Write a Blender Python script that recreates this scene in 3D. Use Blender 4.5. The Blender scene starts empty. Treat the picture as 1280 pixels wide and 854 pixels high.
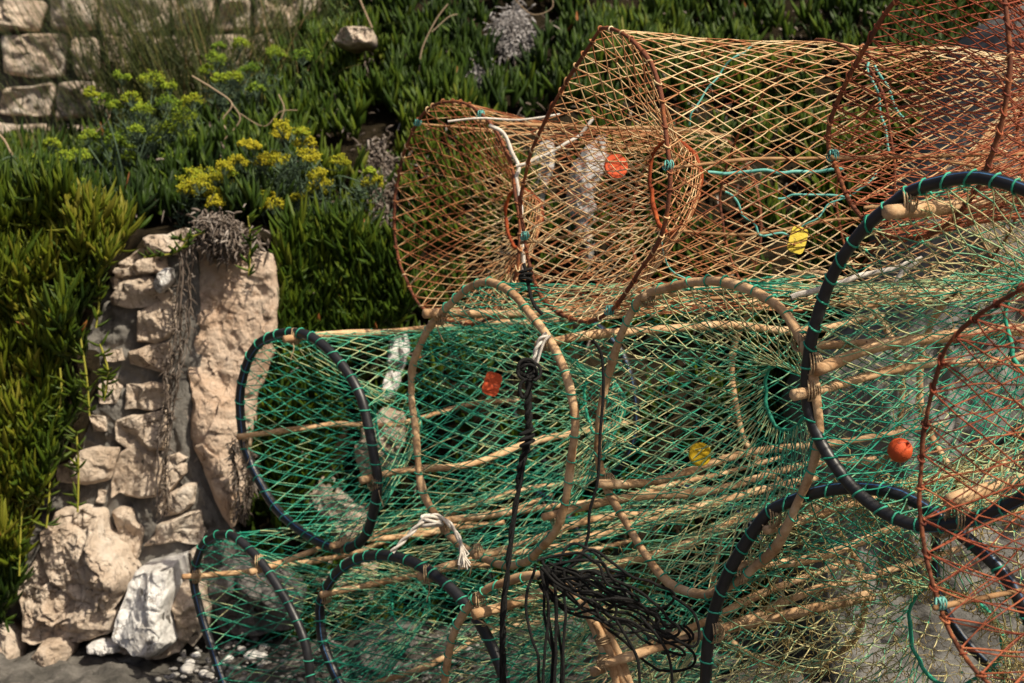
import bpy, math, random
import numpy as np
from mathutils import Vector

rng = np.random.default_rng(7)
random.seed(7)
R = math.radians

# ------------------------------------------------------------------ camera, light, exposure
scene = bpy.context.scene
cam_d = bpy.data.cameras.new("camera")
cam = bpy.data.objects.new("camera", cam_d)
scene.collection.objects.link(cam)
scene.camera = cam
CAM_Z, PITCH = 1.45, 3.0
cam.location = (0, 0, CAM_Z)
cam.rotation_euler = (R(90 - PITCH), 0, 0)
cam_d.lens = 50.0
cam_d.sensor_width = 36.0
cam_d.clip_start = 0.05
cam_d.clip_end = 2000
cam_d.dof.use_dof = True
cam_d.dof.focus_distance = 2.85
cam_d.dof.aperture_fstop = 5.2

SUN = np.array([0.47, -0.42, 0.78]); SUN /= np.linalg.norm(SUN)
el = math.asin(SUN[2]); az = math.atan2(SUN[0], SUN[1])      # azimuth clockwise from +Y
w = bpy.data.worlds.new("World"); scene.world = w; w.use_nodes = True
nt = w.node_tree
sky = nt.nodes.new("ShaderNodeTexSky"); sky.sky_type = 'NISHITA'; sky.sun_disc = False
sky.sun_elevation = el; sky.sun_rotation = az; sky.altitude = 10; sky.dust_density = 5.0; sky.ozone_density = 0.2; sky.air_density = 0.7
nt.links.new(sky.outputs[0], nt.nodes["Background"].inputs[0])
nt.nodes["Background"].inputs[1].default_value = 0.075
sd = bpy.data.lights.new("sun", 'SUN'); sd.energy = 5.0; sd.angle = R(0.55); sd.color = (1.0, 0.90, 0.72)
so = bpy.data.objects.new("sun", sd); scene.collection.objects.link(so)
so.rotation_euler = Vector(-SUN).to_track_quat('-Z', 'Y').to_euler()
vs = scene.view_settings
vs.view_transform = 'Standard'; vs.look = 'None'; vs.exposure = 0.36; vs.gamma = 1; vs.use_curve_mapping = False
scene.cycles.max_bounces = 5
scene.cycles.use_denoising = True

# ------------------------------------------------------------------ picture -> world helpers (photo is 1280 x 854)
F = 50.0 / 36.0 * 1280
cp, sp = math.cos(R(PITCH)), math.sin(R(PITCH))
def P(px, py, y):
    """the point where the sight line of a photo pixel meets the vertical plane Y = y"""
    dx, dz = (px - 640) / F, -(py - 427) / F
    d = np.array([dx, cp + dz * sp, -sp + dz * cp])
    return d * (y / d[1]) + np.array([0, 0, CAM_Z])
def PP(px, py, o, n):
    dx, dz = (px - 640) / F, -(py - 427) / F
    d = np.array([dx, cp + dz * sp, -sp + dz * cp]); c = np.array([0, 0, CAM_Z])
    return c + d * (np.dot(o - c, n) / np.dot(d, n))
def proj(p):
    p = np.asarray(p, float); x = p[..., 0]; y = p[..., 1]; z = p[..., 2] - CAM_Z
    f = y * cp - z * sp; u = y * sp + z * cp
    return 640 + F * x / f, 427 - F * u / f
def inpoly(px, py, poly):
    px = np.asarray(px); py = np.asarray(py); ins = np.zeros(px.shape, bool); n = len(poly)
    for i in range(n):
        x1, y1 = poly[i]; x2, y2 = poly[(i + 1) % n]
        c = ((y1 > py) != (y2 > py)) & (px < (x2 - x1) * (py - y1) / ((y2 - y1) or 1e-9) + x1)
        ins ^= c
    return ins

# ------------------------------------------------------------------ noise
def _h(ix, iy, iz, s):
    n = (ix.astype(np.int64) * 374761393 + iy.astype(np.int64) * 668265263 + iz.astype(np.int64) * 2147483647 + s * 974711) & 0x7fffffff
    n = ((n ^ (n >> 13)) * 1274126177) & 0x7fffffff
    n = n ^ (n >> 16)
    return (n & 0xffff) / 65535.0 * 2 - 1
def vn(p, s=0):
    p = np.asarray(p, float); i = np.floor(p); f = p - i; f = f * f * (3 - 2 * f); i = i.astype(np.int64)
    x, y, z = i[..., 0], i[..., 1], i[..., 2]; fx, fy, fz = f[..., 0], f[..., 1], f[..., 2]
    r = 0
    for a in (0, 1):
        for b in (0, 1):
            for c in (0, 1):
                r = r + _h(x + a, y + b, z + c, s) * (fx if a else 1 - fx) * (fy if b else 1 - fy) * (fz if c else 1 - fz)
    return r
def fbm(p, o=4, s=0):
    r = 0; a = 0.5; q = np.asarray(p, float).copy()
    for k in range(o):
        r = r + a * vn(q, s + k); q = q * 2.03 + 3.1; a *= 0.5
    return r

# ------------------------------------------------------------------ mesh building
class MB:
    def __init__(s): s.v = []; s.q = []; s.m = []; s.a = []; s.n = 0
    def add(s, v, q, m=0, a=0.5):
        v = np.asarray(v, np.float32).reshape(-1, 3); q = np.asarray(q, np.int64).reshape(-1, 4)
        s.v.append(v); s.q.append(q + s.n); s.n += len(v)
        mm = np.asarray(m); s.m.append(np.full(len(q), int(mm)) if mm.ndim == 0 else mm)
        aa = np.asarray(a, np.float32); s.a.append(np.full(len(v), float(aa), np.float32) if aa.ndim == 0 else aa.reshape(-1))
    def build(s, name, mats, parent=None, smooth=True):
        v = np.concatenate(s.v); q = np.concatenate(s.q); m = np.concatenate(s.m); a = np.concatenate(s.a)
        tri = q[:, 3] == q[:, 2]
        me = bpy.data.meshes.new(name); me.vertices.add(len(v)); me.vertices.foreach_set("co", v.ravel())
        cnt = np.where(tri, 3, 4); st = np.concatenate([[0], np.cumsum(cnt)[:-1]])
        mask = np.ones(q.shape, bool); mask[tri, 3] = False
        li = q[mask]
        me.loops.add(len(li)); me.loops.foreach_set("vertex_index", li.astype(np.int32))
        me.polygons.add(len(q)); me.polygons.foreach_set("loop_start", st.astype(np.int32)); me.polygons.foreach_set("loop_total", cnt.astype(np.int32))
        me.update(calc_edges=True)
        me.polygons.foreach_set("material_index", m.astype(np.int32))
        me.polygons.foreach_set("use_smooth", np.full(len(q), smooth))
        at = me.attributes.new("v", 'FLOAT', 'POINT'); at.data.foreach_set("value", a)
        for mt in (mats if isinstance(mats, (list, tuple)) else [mats]): me.materials.append(mt)
        me.update()
        o = bpy.data.objects.new(name, me); scene.collection.objects.link(o)
        if parent: o.parent = parent
        return o
def nrm(a): return a / (np.linalg.norm(a, axis=-1, keepdims=True) + 1e-12)
def tubes(mb, Pt, Rd, S=4, closed=False, m=0, a=0.5, ref=None, flat=1.0):
    """M polylines of K points each -> M tubes"""
    Pt = np.asarray(Pt, float)
    if Pt.ndim == 2: Pt = Pt[None]
    M, K, _ = Pt.shape
    Rd = np.broadcast_to(np.asarray(Rd, float), (M, K))
    if closed: T = np.roll(Pt, -1, 1) - np.roll(Pt, 1, 1)
    else:
        T = np.empty_like(Pt); T[:, 1:-1] = Pt[:, 2:] - Pt[:, :-2]; T[:, 0] = Pt[:, 1] - Pt[:, 0]; T[:, -1] = Pt[:, -1] - Pt[:, -2]
    T = nrm(T)
    if ref is None:
        mt = np.abs(Pt[:, -1] - Pt[:, 0] + 1e-9) if not closed else np.abs(T[:, 0])
        ref = np.zeros((M, 3)); ref[np.arange(M), np.argmin(mt, 1)] = 1
    ref = np.broadcast_to(np.asarray(ref, float).reshape(-1, 1, 3), (M, K, 3))
    A = nrm(ref - (ref * T).sum(-1, keepdims=True) * T); B = np.cross(T, A)
    th = np.arange(S) / S * 2 * np.pi
    V = Pt[:, :, None] + Rd[:, :, None, None] * (A[:, :, None] * np.cos(th)[:, None] + flat * B[:, :, None] * np.sin(th)[:, None])
    idx = np.arange(M * K * S).reshape(M, K, S)
    i0 = idx if closed else idx[:, :-1]
    i1 = np.roll(idx, -1, 1) if closed else idx[:, 1:]
    q = np.stack([i0, np.roll(i0, -1, 2), np.roll(i1, -1, 2), i1], -1)
    if np.ndim(m) == 1 and len(m) == S: mm = np.broadcast_to(np.asarray(m), q.shape[:3]).reshape(-1)
    else: mm = m
    aa = np.asarray(a, float)
    if aa.ndim == 1 and len(aa) == M: aa = np.broadcast_to(aa[:, None, None], (M, K, S)).reshape(-1)
    elif aa.ndim == 2: aa = np.broadcast_to(aa[:, :, None], (M, K, S)).reshape(-1)
    mb.add(V, q.reshape(-1, 4), mm, aa)
OCT_V = np.array([[1, 0, 0], [-1, 0, 0], [0, 1, 0], [0, -1, 0], [0, 0, 1], [0, 0, -1]], float)
OCT_F = np.array([[0, 2, 4], [2, 1, 4], [1, 3, 4], [3, 0, 4], [2, 0, 5], [1, 2, 5], [3, 1, 5], [0, 3, 5]])
def blobs(mb, C, r, m=0, a=0.5):
    C = np.asarray(C, float); n = len(C)
    if n == 0: return
    r = np.broadcast_to(np.asarray(r, float), (n,))
    V = C[:, None] + OCT_V[None] * r[:, None, None] * rng.uniform(0.7, 1.3, (n, 6, 1))
    f = np.concatenate([OCT_F, OCT_F[:, 2:3]], 1)[None] + (np.arange(n) * 6)[:, None, None]
    aa = np.asarray(a, float)
    if aa.ndim == 1: aa = np.repeat(aa, 6)
    mb.add(V, f.reshape(-1, 4), m, aa)
def spline(pts, n, closed=False):
    p = np.asarray(pts, float); N = len(p)
    out = []
    segs = N if closed else N - 1
    t = np.linspace(0, segs, n, endpoint=not closed)
    for u in t:
        i = min(int(u), segs - 1); f = u - i
        g = (lambda k: p[k % N]) if closed else (lambda k: p[min(max(k, 0), N - 1)])
        a, b, c, d = g(i - 1), g(i), g(i + 1), g(i + 2)
        out.append(0.5 * (2 * b + (c - a) * f + (2 * a - 5 * b + 4 * c - d) * f * f + (3 * b - a - 3 * c + d) * f ** 3))
    return np.array(out)
def resample(p, n, closed=False):
    p = np.asarray(p); q = np.vstack([p, p[:1]]) if closed else p
    s = np.concatenate([[0], np.cumsum(np.linalg.norm(np.diff(q, axis=0), axis=1))])
    t = np.linspace(0, s[-1], n, endpoint=not closed)
    return np.stack([np.interp(t, s, q[:, k]) for k in range(3)], 1)

def thing(name, label, cat, loc=(0, 0, 0), group=None):
    o = bpy.data.objects.new(name, None); scene.collection.objects.link(o)
    o["label"] = label; o["category"] = cat; o.empty_display_size = 0.1
    if group: o["group"] = group
    return o
def tag(o, label=None, cat=None, group=None, kind=None):
    if label: o["label"] = label
    if cat: o["category"] = cat
    if group: o["group"] = group
    if kind: o["kind"] = kind
    return o
def settle(root, loc):
    """move the Empty to the thing's base, its parts keeping their place"""
    root.location = Vector(loc)
    for c in root.children:
        c.location = c.location - Vector(loc)

# ------------------------------------------------------------------ materials
def mat(name, ramp, src='noise', scale=8.0, detail=6, rough=0.8, bump=0.0, bscale=60, bdist=0.01, spec=0.3, stretch=None, extra=None, mixv=0.0, spots=None, nrough=0.6, cracks=None):
    """ramp: [(pos, rgb)...] driven by noise or by the mesh's own per-piece random value"""
    m = bpy.data.materials.new(name); m.use_nodes = True; n = m.node_tree; b = n.nodes["Principled BSDF"]
    b.inputs["Roughness"].default_value = rough
    b.inputs["Specular IOR Level"].default_value = spec
    tc = n.nodes.new("ShaderNodeTexCoord"); mp = n.nodes.new("ShaderNodeMapping"); n.links.new(tc.outputs["Object"], mp.inputs[0])
    if stretch: mp.inputs["Scale"].default_value = stretch
    no = n.nodes.new("ShaderNodeTexNoise"); no.inputs["Scale"].default_value = scale; no.inputs["Detail"].default_value = detail; no.inputs["Roughness"].default_value = nrough
    n.links.new(mp.outputs[0], no.inputs["Vector"])
    at = n.nodes.new("ShaderNodeAttribute"); at.attribute_name = "v"
    cr = n.nodes.new("ShaderNodeValToRGB"); e = cr.color_ramp.elements
    while len(e) < len(ramp): e.new(0.5)
    for k, (p_, c) in enumerate(ramp): e[k].position = p_; e[k].color = (*c, 1)
    if src == 'noise' and not mixv: n.links.new(no.outputs["Fac"], cr.inputs[0])
    elif src == 'v': n.links.new(at.outputs["Fac"], cr.inputs[0])
    else:
        mx = n.nodes.new("ShaderNodeMix"); mx.inputs[0].default_value = mixv
        n.links.new(no.outputs["Fac"], mx.inputs[2]); n.links.new(at.outputs["Fac"], mx.inputs[3]); n.links.new(mx.outputs[0], cr.inputs[0])
    out = cr.outputs[0]
    if spots:                                    # lichen / pits: (scale, threshold, colour)
        sn = n.nodes.new("ShaderNodeTexNoise"); sn.inputs["Scale"].default_value = spots[0]; sn.inputs["Detail"].default_value = 4
        n.links.new(mp.outputs[0], sn.inputs["Vector"])
        r2 = n.nodes.new("ShaderNodeMapRange"); r2.inputs["From Min"].default_value = spots[1]; r2.inputs["From Max"].default_value = spots[1] + 0.05
        n.links.new(sn.outputs["Fac"], r2.inputs["Value"])
        m2 = n.nodes.new("ShaderNodeMix"); m2.data_type = 'RGBA'
        n.links.new(r2.outputs[0], m2.inputs[0]); n.links.new(out, m2.inputs[6]); m2.inputs[7].default_value = (*spots[2], 1)
        out = m2.outputs[2]
    ch = None
    if cracks:                                   # thin dirt filled cracks: (scale, width, colour)
        dn = n.nodes.new("ShaderNodeTexNoise"); dn.inputs["Scale"].default_value = cracks[0] * 1.7; dn.inputs["Detail"].default_value = 5
        n.links.new(mp.outputs[0], dn.inputs["Vector"])
        ad = n.nodes.new("ShaderNodeMix"); ad.data_type = 'VECTOR'; ad.inputs[0].default_value = 0.22
        n.links.new(mp.outputs[0], ad.inputs[4]); n.links.new(dn.outputs["Color"], ad.inputs[5])
        vo = n.nodes.new("ShaderNodeTexVoronoi"); vo.feature = 'DISTANCE_TO_EDGE'; vo.inputs["Scale"].default_value = cracks[0]
        n.links.new(ad.outputs[1], vo.inputs["Vector"])
        r3 = n.nodes.new("ShaderNodeMapRange"); r3.inputs["From Min"].default_value = 0; r3.inputs["From Max"].default_value = cracks[1]; r3.inputs["To Min"].default_value = 1; r3.inputs["To Max"].default_value = 0
        n.links.new(vo.outputs["Distance"], r3.inputs["Value"])
        mk = n.nodes.new("ShaderNodeMath"); mk.operation = 'MULTIPLY'
        rr = n.nodes.new("ShaderNodeMapRange"); rr.inputs["From Min"].default_value = 0.45; rr.inputs["From Max"].default_value = 0.6
        n.links.new(dn.outputs["Fac"], rr.inputs["Value"]); n.links.new(rr.outputs[0], mk.inputs[0]); n.links.new(r3.outputs[0], mk.inputs[1])
        m3 = n.nodes.new("ShaderNodeMix"); m3.data_type = 'RGBA'
        n.links.new(mk.outputs[0], m3.inputs[0]); n.links.new(out, m3.inputs[6]); m3.inputs[7].default_value = (*cracks[2], 1)
        out = m3.outputs[2]; ch = mk
    n.links.new(out, b.inputs["Base Color"])
    if bump:
        bn = n.nodes.new("ShaderNodeTexNoise"); bn.inputs["Scale"].default_value = bscale; bn.inputs["Detail"].default_value = 8; bn.inputs["Roughness"].default_value = 0.72
        n.links.new(mp.outputs[0], bn.inputs["Vector"])
        bu = n.nodes.new("ShaderNodeBump"); bu.inputs["Strength"].default_value = bump; bu.inputs["Distance"].default_value = bdist
        n.links.new(bn.outputs["Fac"], bu.inputs["Height"]); n.links.new(bu.outputs[0], b.inputs["Normal"])
    return m
M = {}
CR = (0.10, 0.06, 0.035)
M['lime'] = mat('limestone', [(0.27, (0.30, 0.21, 0.15)), (0.40, (0.54, 0.42, 0.32)), (0.55, (0.66, 0.55, 0.45)), (0.70, (0.74, 0.68, 0.60))], scale=6, detail=12, nrough=0.72, bump=1.0, bscale=26, bdist=0.03, rough=0.95, spec=0.1, spots=(30, 0.66, (0.15, 0.13, 0.11)), cracks=(9, 0.035, CR))
M['lime_pink'] = mat('pink_limestone', [(0.27, (0.34, 0.20, 0.12)), (0.42, (0.56, 0.40, 0.29)), (0.56, (0.66, 0.52, 0.41)), (0.75, (0.74, 0.66, 0.58))], scale=4.5, detail=12, nrough=0.7, bump=1.0, bscale=18, bdist=0.035, rough=0.95, spec=0.1, cracks=(6, 0.03, (0.22, 0.12, 0.07)))
M['white_rock'] = mat('white_limestone', [(0.27, (0.42, 0.38, 0.34)), (0.45, (0.70, 0.68, 0.66)), (0.7, (0.80, 0.79, 0.79))], scale=6, detail=12, nrough=0.7, bump=1.0, bscale=28, bdist=0.02, rough=0.9, spec=0.15, spots=(15, 0.63, (0.13, 0.12, 0.11)), cracks=(7, 0.025, (0.25, 0.21, 0.18)))
M['grey_rock'] = mat('grey_rock', [(0.3, (0.09, 0.085, 0.08)), (0.5, (0.19, 0.18, 0.17)), (0.7, (0.30, 0.285, 0.27))], scale=5, detail=12, nrough=0.7, bump=1.0, bscale=30, bdist=0.02, rough=0.9, spec=0.15, spots=(22, 0.62, (0.07, 0.07, 0.06)), cracks=(4, 0.02, (0.05, 0.045, 0.04)))
M['mortar'] = mat('mortar', [(0.3, (0.08, 0.074, 0.068)), (0.5, (0.155, 0.145, 0.132)), (0.7, (0.24, 0.225, 0.205))], scale=9, bump=1.0, bscale=90, bdist=0.008, rough=1.0, spec=0.1, spots=(40, 0.67, (0.33, 0.28, 0.24)))
M['pale_rock'] = mat('pale_grey_rock', [(0.3, (0.24, 0.23, 0.225)), (0.6, (0.38, 0.37, 0.365))], scale=5, detail=10, bump=0.7, bscale=30, bdist=0.01, rough=0.9, spec=0.15, cracks=(6, 0.02, (0.12, 0.11, 0.10)))
M['mid_rock'] = mat('smooth_grey_rock', [(0.3, (0.10, 0.097, 0.092)), (0.5, (0.20, 0.195, 0.185)), (0.7, (0.30, 0.29, 0.28))], scale=4, detail=12, nrough=0.7, bump=0.8, bscale=24, bdist=0.015, rough=0.9, spec=0.15, spots=(18, 0.64, (0.10, 0.10, 0.09)), cracks=(3, 0.012, (0.07, 0.065, 0.06)))
M['dark_mortar'] = mat('dark_mortar', [(0.3, (0.05, 0.05, 0.052)), (0.7, (0.11, 0.105, 0.10))], scale=9, bump=0.8, bscale=80, rough=1.0, spec=0.1)
M['ledge'] = mat('ledge_stone', [(0.3, (0.05, 0.048, 0.043)), (0.5, (0.13, 0.12, 0.108)), (0.7, (0.27, 0.25, 0.225))], scale=8, detail=12, nrough=0.75, cracks=(6, 0.03, (0.03, 0.027, 0.022)), bump=1.0, bscale=50, bdist=0.02, rough=0.95, spec=0.15)
M['soil'] = mat('soil', [(0.3, (0.012, 0.010, 0.006)), (0.7, (0.045, 0.034, 0.02))], scale=20, bump=1.0, bscale=60, bdist=0.03, rough=1.0, spec=0.05)
M['leaf'] = mat('succulent_leaf', [(0.0, (0.008, 0.020, 0.003)), (0.45, (0.028, 0.056, 0.004)), (0.8, (0.070, 0.100, 0.005)), (0.97, (0.11, 0.12, 0.015)), (1.0, (0.20, 0.07, 0.02))], src='v', rough=0.55, spec=0.22)
M['leaf_y'] = mat('yellow_green_leaf', [(0.0, (0.011, 0.026, 0.003)), (0.45, (0.040, 0.068, 0.004)), (0.8, (0.095, 0.115, 0.006)), (0.97, (0.15, 0.14, 0.015)), (1.0, (0.20, 0.08, 0.02))], src='v', rough=0.55, spec=0.22)
M['dead'] = mat('dead_leaf', [(0.0, (0.07, 0.06, 0.055)), (0.5, (0.21, 0.195, 0.19)), (1.0, (0.44, 0.42, 0.42))], src='v', rough=0.8, spec=0.2)
M['dead_b'] = mat('brown_dead_stem', [(0.0, (0.05, 0.037, 0.028)), (0.5, (0.14, 0.11, 0.09)), (1.0, (0.30, 0.26, 0.23))], src='v', rough=0.85, spec=0.15)
M['stem_y'] = mat('runner_stem', [(0.0, (0.16, 0.19, 0.02)), (1.0, (0.34, 0.30, 0.05))], src='v', rough=0.5)
M['umbel'] = mat('umbel_floret', [(0.0, (0.05, 0.12, 0.015)), (0.4, (0.22, 0.30, 0.022)), (0.75, (0.30, 0.29, 0.015)), (1.0, (0.40, 0.34, 0.02))], src='v', rough=0.7, spec=0.2)
M['sage'] = mat('samphire_leaf', [(0.0, (0.03, 0.055, 0.03)), (1.0, (0.10, 0.15, 0.09))], src='v', rough=0.6)
M['grass'] = mat('grass_blade', [(0.0, (0.018, 0.032, 0.008)), (0.5, (0.045, 0.062, 0.012)), (0.75, (0.11, 0.12, 0.03)), (1.0, (0.24, 0.16, 0.07))], src='v', rough=0.6)
M['twig'] = mat('dry_twig', [(0.0, (0.20, 0.13, 0.08)), (1.0, (0.42, 0.32, 0.22))], src='v', rough=0.9)
M['net_g'] = mat('green_twine', [(0.2, (0.003, 0.09, 0.060)), (0.40, (0.008, 0.23, 0.15)), (0.53, (0.12, 0.38, 0.23)), (0.67, (0.44, 0.46, 0.23)), (0.88, (0.64, 0.52, 0.29))], src='mix', rough=0.7, mixv=0.55, scale=16)
M['straw'] = mat('dried_weed', [(0.4, (0.16, 0.12, 0.035)), (0.7, (0.34, 0.25, 0.10)), (1.0, (0.50, 0.38, 0.18))], src='v', rough=0.9)
M['knot_g'] = mat('green_knot', [(0.0, (0.01, 0.24, 0.15)), (1.0, (0.06, 0.42, 0.28))], src='v', rough=0.6)
M['net_r'] = mat('rusty_twine', [(0.18, (0.09, 0.022, 0.010)), (0.40, (0.24, 0.07, 0.025)), (0.53, (0.42, 0.19, 0.08)), (0.66, (0.60, 0.42, 0.22)), (0.85, (0.74, 0.60, 0.38))], src='mix', rough=0.75, mixv=0.55, scale=10)
M['net_rr'] = mat('red_rusty_twine', [(0.18, (0.08, 0.017, 0.010)), (0.45, (0.25, 0.055, 0.025)), (0.68, (0.42, 0.13, 0.055)), (0.9, (0.62, 0.36, 0.18))], src='mix', rough=0.75, mixv=0.55, scale=10)
M['rust'] = mat('rusty_iron', [(0.3, (0.07, 0.025, 0.018)), (0.55, (0.20, 0.065, 0.03)), (0.75, (0.42, 0.14, 0.04))], scale=30, bump=0.6, bscale=150, bdist=0.004, rough=0.85, spec=0.3)
M['rust_ring'] = mat('orange_twine', [(0.3, (0.14, 0.022, 0.008)), (0.6, (0.34, 0.065, 0.015)), (0.8, (0.55, 0.17, 0.03))], scale=25, bump=0.4, bscale=200, bdist=0.003, rough=0.8)
M['wood'] = mat('peeled_branch', [(0.27, (0.17, 0.085, 0.04)), (0.42, (0.38, 0.22, 0.11)), (0.56, (0.56, 0.37, 0.21)), (0.75, (0.72, 0.56, 0.38))], scale=14, detail=10, nrough=0.75, bump=0.6, bscale=60, bdist=0.004, rough=0.75, spec=0.25, spots=(45, 0.70, (0.13, 0.07, 0.04)))
M['woodd'] = mat('brown_branch', [(0.25, (0.14, 0.07, 0.03)), (0.5, (0.30, 0.17, 0.08)), (0.8, (0.46, 0.29, 0.15))], scale=14, bump=0.6, bscale=60, bdist=0.004, rough=0.8, spec=0.25)
M['pipe'] = mat('black_pipe', [(0.3, (0.008, 0.008, 0.009)), (0.7, (0.022, 0.022, 0.025))], scale=25, bump=0.15, bscale=120, bdist=0.002, rough=0.42, spec=0.45)
M['stripe'] = mat('blue_stripe', [(0.4, (0.015, 0.06, 0.17)), (0.6, (0.05, 0.14, 0.28))], scale=30, rough=0.4, spec=0.5)
M['cord_w'] = mat('white_cord', [(0.3, (0.42, 0.36, 0.30)), (0.7, (0.74, 0.70, 0.64))], scale=60, bump=0.6, bscale=300, bdist=0.003, rough=0.9)
M['cord_tan'] = mat('tan_cord', [(0.3, (0.26, 0.17, 0.09)), (0.7, (0.52, 0.38, 0.23))], scale=60, bump=0.6, bscale=300, bdist=0.003, rough=0.9)
M['cord_k'] = mat('black_cord', [(0.3, (0.003, 0.003, 0.003)), (0.7, (0.014, 0.013, 0.013))], scale=90, bump=1.0, bscale=420, bdist=0.004, rough=0.6, spec=0.25)
M['cord_t'] = mat('teal_cord', [(0.3, (0.04, 0.26, 0.24)), (0.7, (0.20, 0.48, 0.42))], scale=50, rough=0.7)
M['orange'] = mat('orange_plastic', [(0.3, (0.46, 0.05, 0.012)), (0.7, (0.66, 0.11, 0.03))], scale=12, rough=0.6, spec=0.3, detail=10, nrough=0.75, bump=0.3, bscale=80, spots=(70, 0.60, (0.25, 0.04, 0.015)))
M['yellow'] = mat('yellow_plastic', [(0.3, (0.52, 0.38, 0.03)), (0.7, (0.70, 0.56, 0.07))], scale=12, rough=0.6, spec=0.3, detail=10, nrough=0.75, bump=0.3, bscale=80, spots=(70, 0.60, (0.30, 0.22, 0.05)))
M['ybrown'] = mat('ochre_plastic', [(0.3, (0.50, 0.30, 0.01)), (0.7, (0.68, 0.45, 0.02))], scale=12, rough=0.5)
M['pebble'] = mat('pebble', [(0.0, (0.20, 0.19, 0.18)), (0.5, (0.45, 0.42, 0.39)), (1.0, (0.80, 0.78, 0.75))], src='v', rough=0.8)
M['ground'] = mat('ground', [(0.3, (0.08, 0.075, 0.07)), (0.7, (0.22, 0.20, 0.18))], scale=3, bump=1.0, bscale=40, bdist=0.02, rough=0.95)

# ------------------------------------------------------------------ ground and bank
def sstep(a, b, x):
    t = np.clip((x - a) / (b - a), 0, 1); return t * t * (3 - 2 * t)
def grid(name, V, mt, kind, label=None, cat=None):
    nu, nv = V.shape[:2]; idx = np.arange(nu * nv).reshape(nu, nv)
    q = np.stack([idx[:-1, :-1], idx[1:, :-1], idx[1:, 1:], idx[:-1, 1:]], -1).reshape(-1, 4)
    mb = MB(); mb.add(V, q); o = mb.build(name, mt)
    return tag(o, label, cat, None, kind)
xs = np.concatenate([np.linspace(-300, -5, 12), np.linspace(-4, 4, 90), np.linspace(5, 300, 12)])
ys = np.concatenate([np.linspace(-200, -4, 12), np.linspace(-3, 5.2, 80), np.linspace(6, 20, 6)])
X, Y = np.meshgrid(xs, ys, indexing='ij')
Z = 0.05 + 0.27 * sstep(3.9, 2.6, Y) * sstep(-1.2, 0.2, X) + 0.03 * fbm(np.stack([X * 3, Y * 3, X * 0], -1))
grid('ground', np.stack([X, Y, Z], -1), M['ground'], 'structure')

def bank_prof(x, t):
    x = np.asarray(x, float); t = np.asarray(t, float)
    r = sstep(-0.95, -0.35, x)
    r2 = sstep(-1.5, -0.3, x)
    pts = [(4.72 + 0.20 * r, -0.15 + 0 * x), (4.80 + 0.42 * r, 1.50 + 0 * x), (5.75 + 0 * x, 1.86 + 0.30 * r2), (6.7 + 0 * x, 1.95 + 1.0 * r2), (9.5 + 0 * x, 2.0 + 2.6 * r2)]
    k = t * 4; i = np.clip(k.astype(int), 0, 3); f = k - i
    y = sum(np.where(i == j, pts[j][0] * (1 - f) + pts[j + 1][0] * f, 0) for j in range(4))
    z = sum(np.where(i == j, pts[j][1] * (1 - f) + pts[j + 1][1] * f, 0) for j in range(4))
    n = fbm(np.stack([x * 2.1, y * 2.1, z * 2.1], -1), 3, 5)
    return y - 0.22 * n, z + 0.12 * n
bx = np.concatenate([np.linspace(-40, -4, 10), np.linspace(-3.6, 3.6, 150), np.linspace(4, 40, 10)])
bt = np.linspace(0, 1, 120)
X, T = np.meshgrid(bx, bt, indexing='ij')
Y, Z = bank_prof(X, T)
grid('bank_ground', np.stack([X, Y, Z], -1), M['soil'], 'structure')

# ledge of rough stone in front of the wall
X, T = np.meshgrid(np.linspace(-3.5, 2.6, 520), np.linspace(0, 1, 110), indexing='ij')
Yl = 4.05 + 0.95 * np.clip((T - 0.15) / 0.85, 0, 1); Zl = 0.0 + 0.21 * sstep(0, 0.17, T)
nn = fbm(np.stack([X * 5, Yl * 5, Zl * 5], -1), 5, 9)
Zl = Zl + 0.05 * nn + 0.035 * fbm(np.stack([X * 16, Yl * 16, Zl * 9], -1), 4, 2); Yl = Yl - 0.06 * nn * (T < 0.5)
grid('stone_ledge', np.stack([X, Yl, Zl], -1), M['ledge'], 'structure')

# ------------------------------------------------------------------ rocks
def chips(x, z, seed, size):
    """flat broken facets with sharp steps between them, two sizes"""
    rg = np.random.default_rng(seed + 5000); out = 0
    q = np.stack([x, z, x * 0], -1)
    wx = x + 0.02 * fbm(q * 14, 4, seed + 40); wz = z + 0.02 * fbm(q * 14 + 9, 4, seed + 41)
    for cell, amp in ((0.10, 0.011), (0.04, 0.0045), (0.018, 0.002)):
        x0, x1, z0, z1 = x.min(), x.max(), z.min(), z.max()
        cnt = int(min(900, max(4, (x1 - x0) * (z1 - z0) / cell ** 2)))
        sx_ = rg.uniform(x0, x1, cnt); sz_ = rg.uniform(z0, z1, cnt); g = rg.normal(0, 1, (cnt, 2)) * amp / cell * 1.3; of = rg.uniform(-1, 1, cnt) * amp
        sz2 = sz_ * 1.0
        best = np.full(x.shape, 1e9); bi = np.zeros(x.shape, int)
        for i in range(cnt):
            dd = (wx - sx_[i]) ** 2 + (wz - sz2[i]) ** 2 * 0.7
            m_ = dd < best; best = np.where(m_, dd, best); bi = np.where(m_, i, bi)
        out = out + of[bi] + g[bi, 0] * (x - sx_[bi]) + g[bi, 1] * (z - sz_[bi])
    return out
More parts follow.
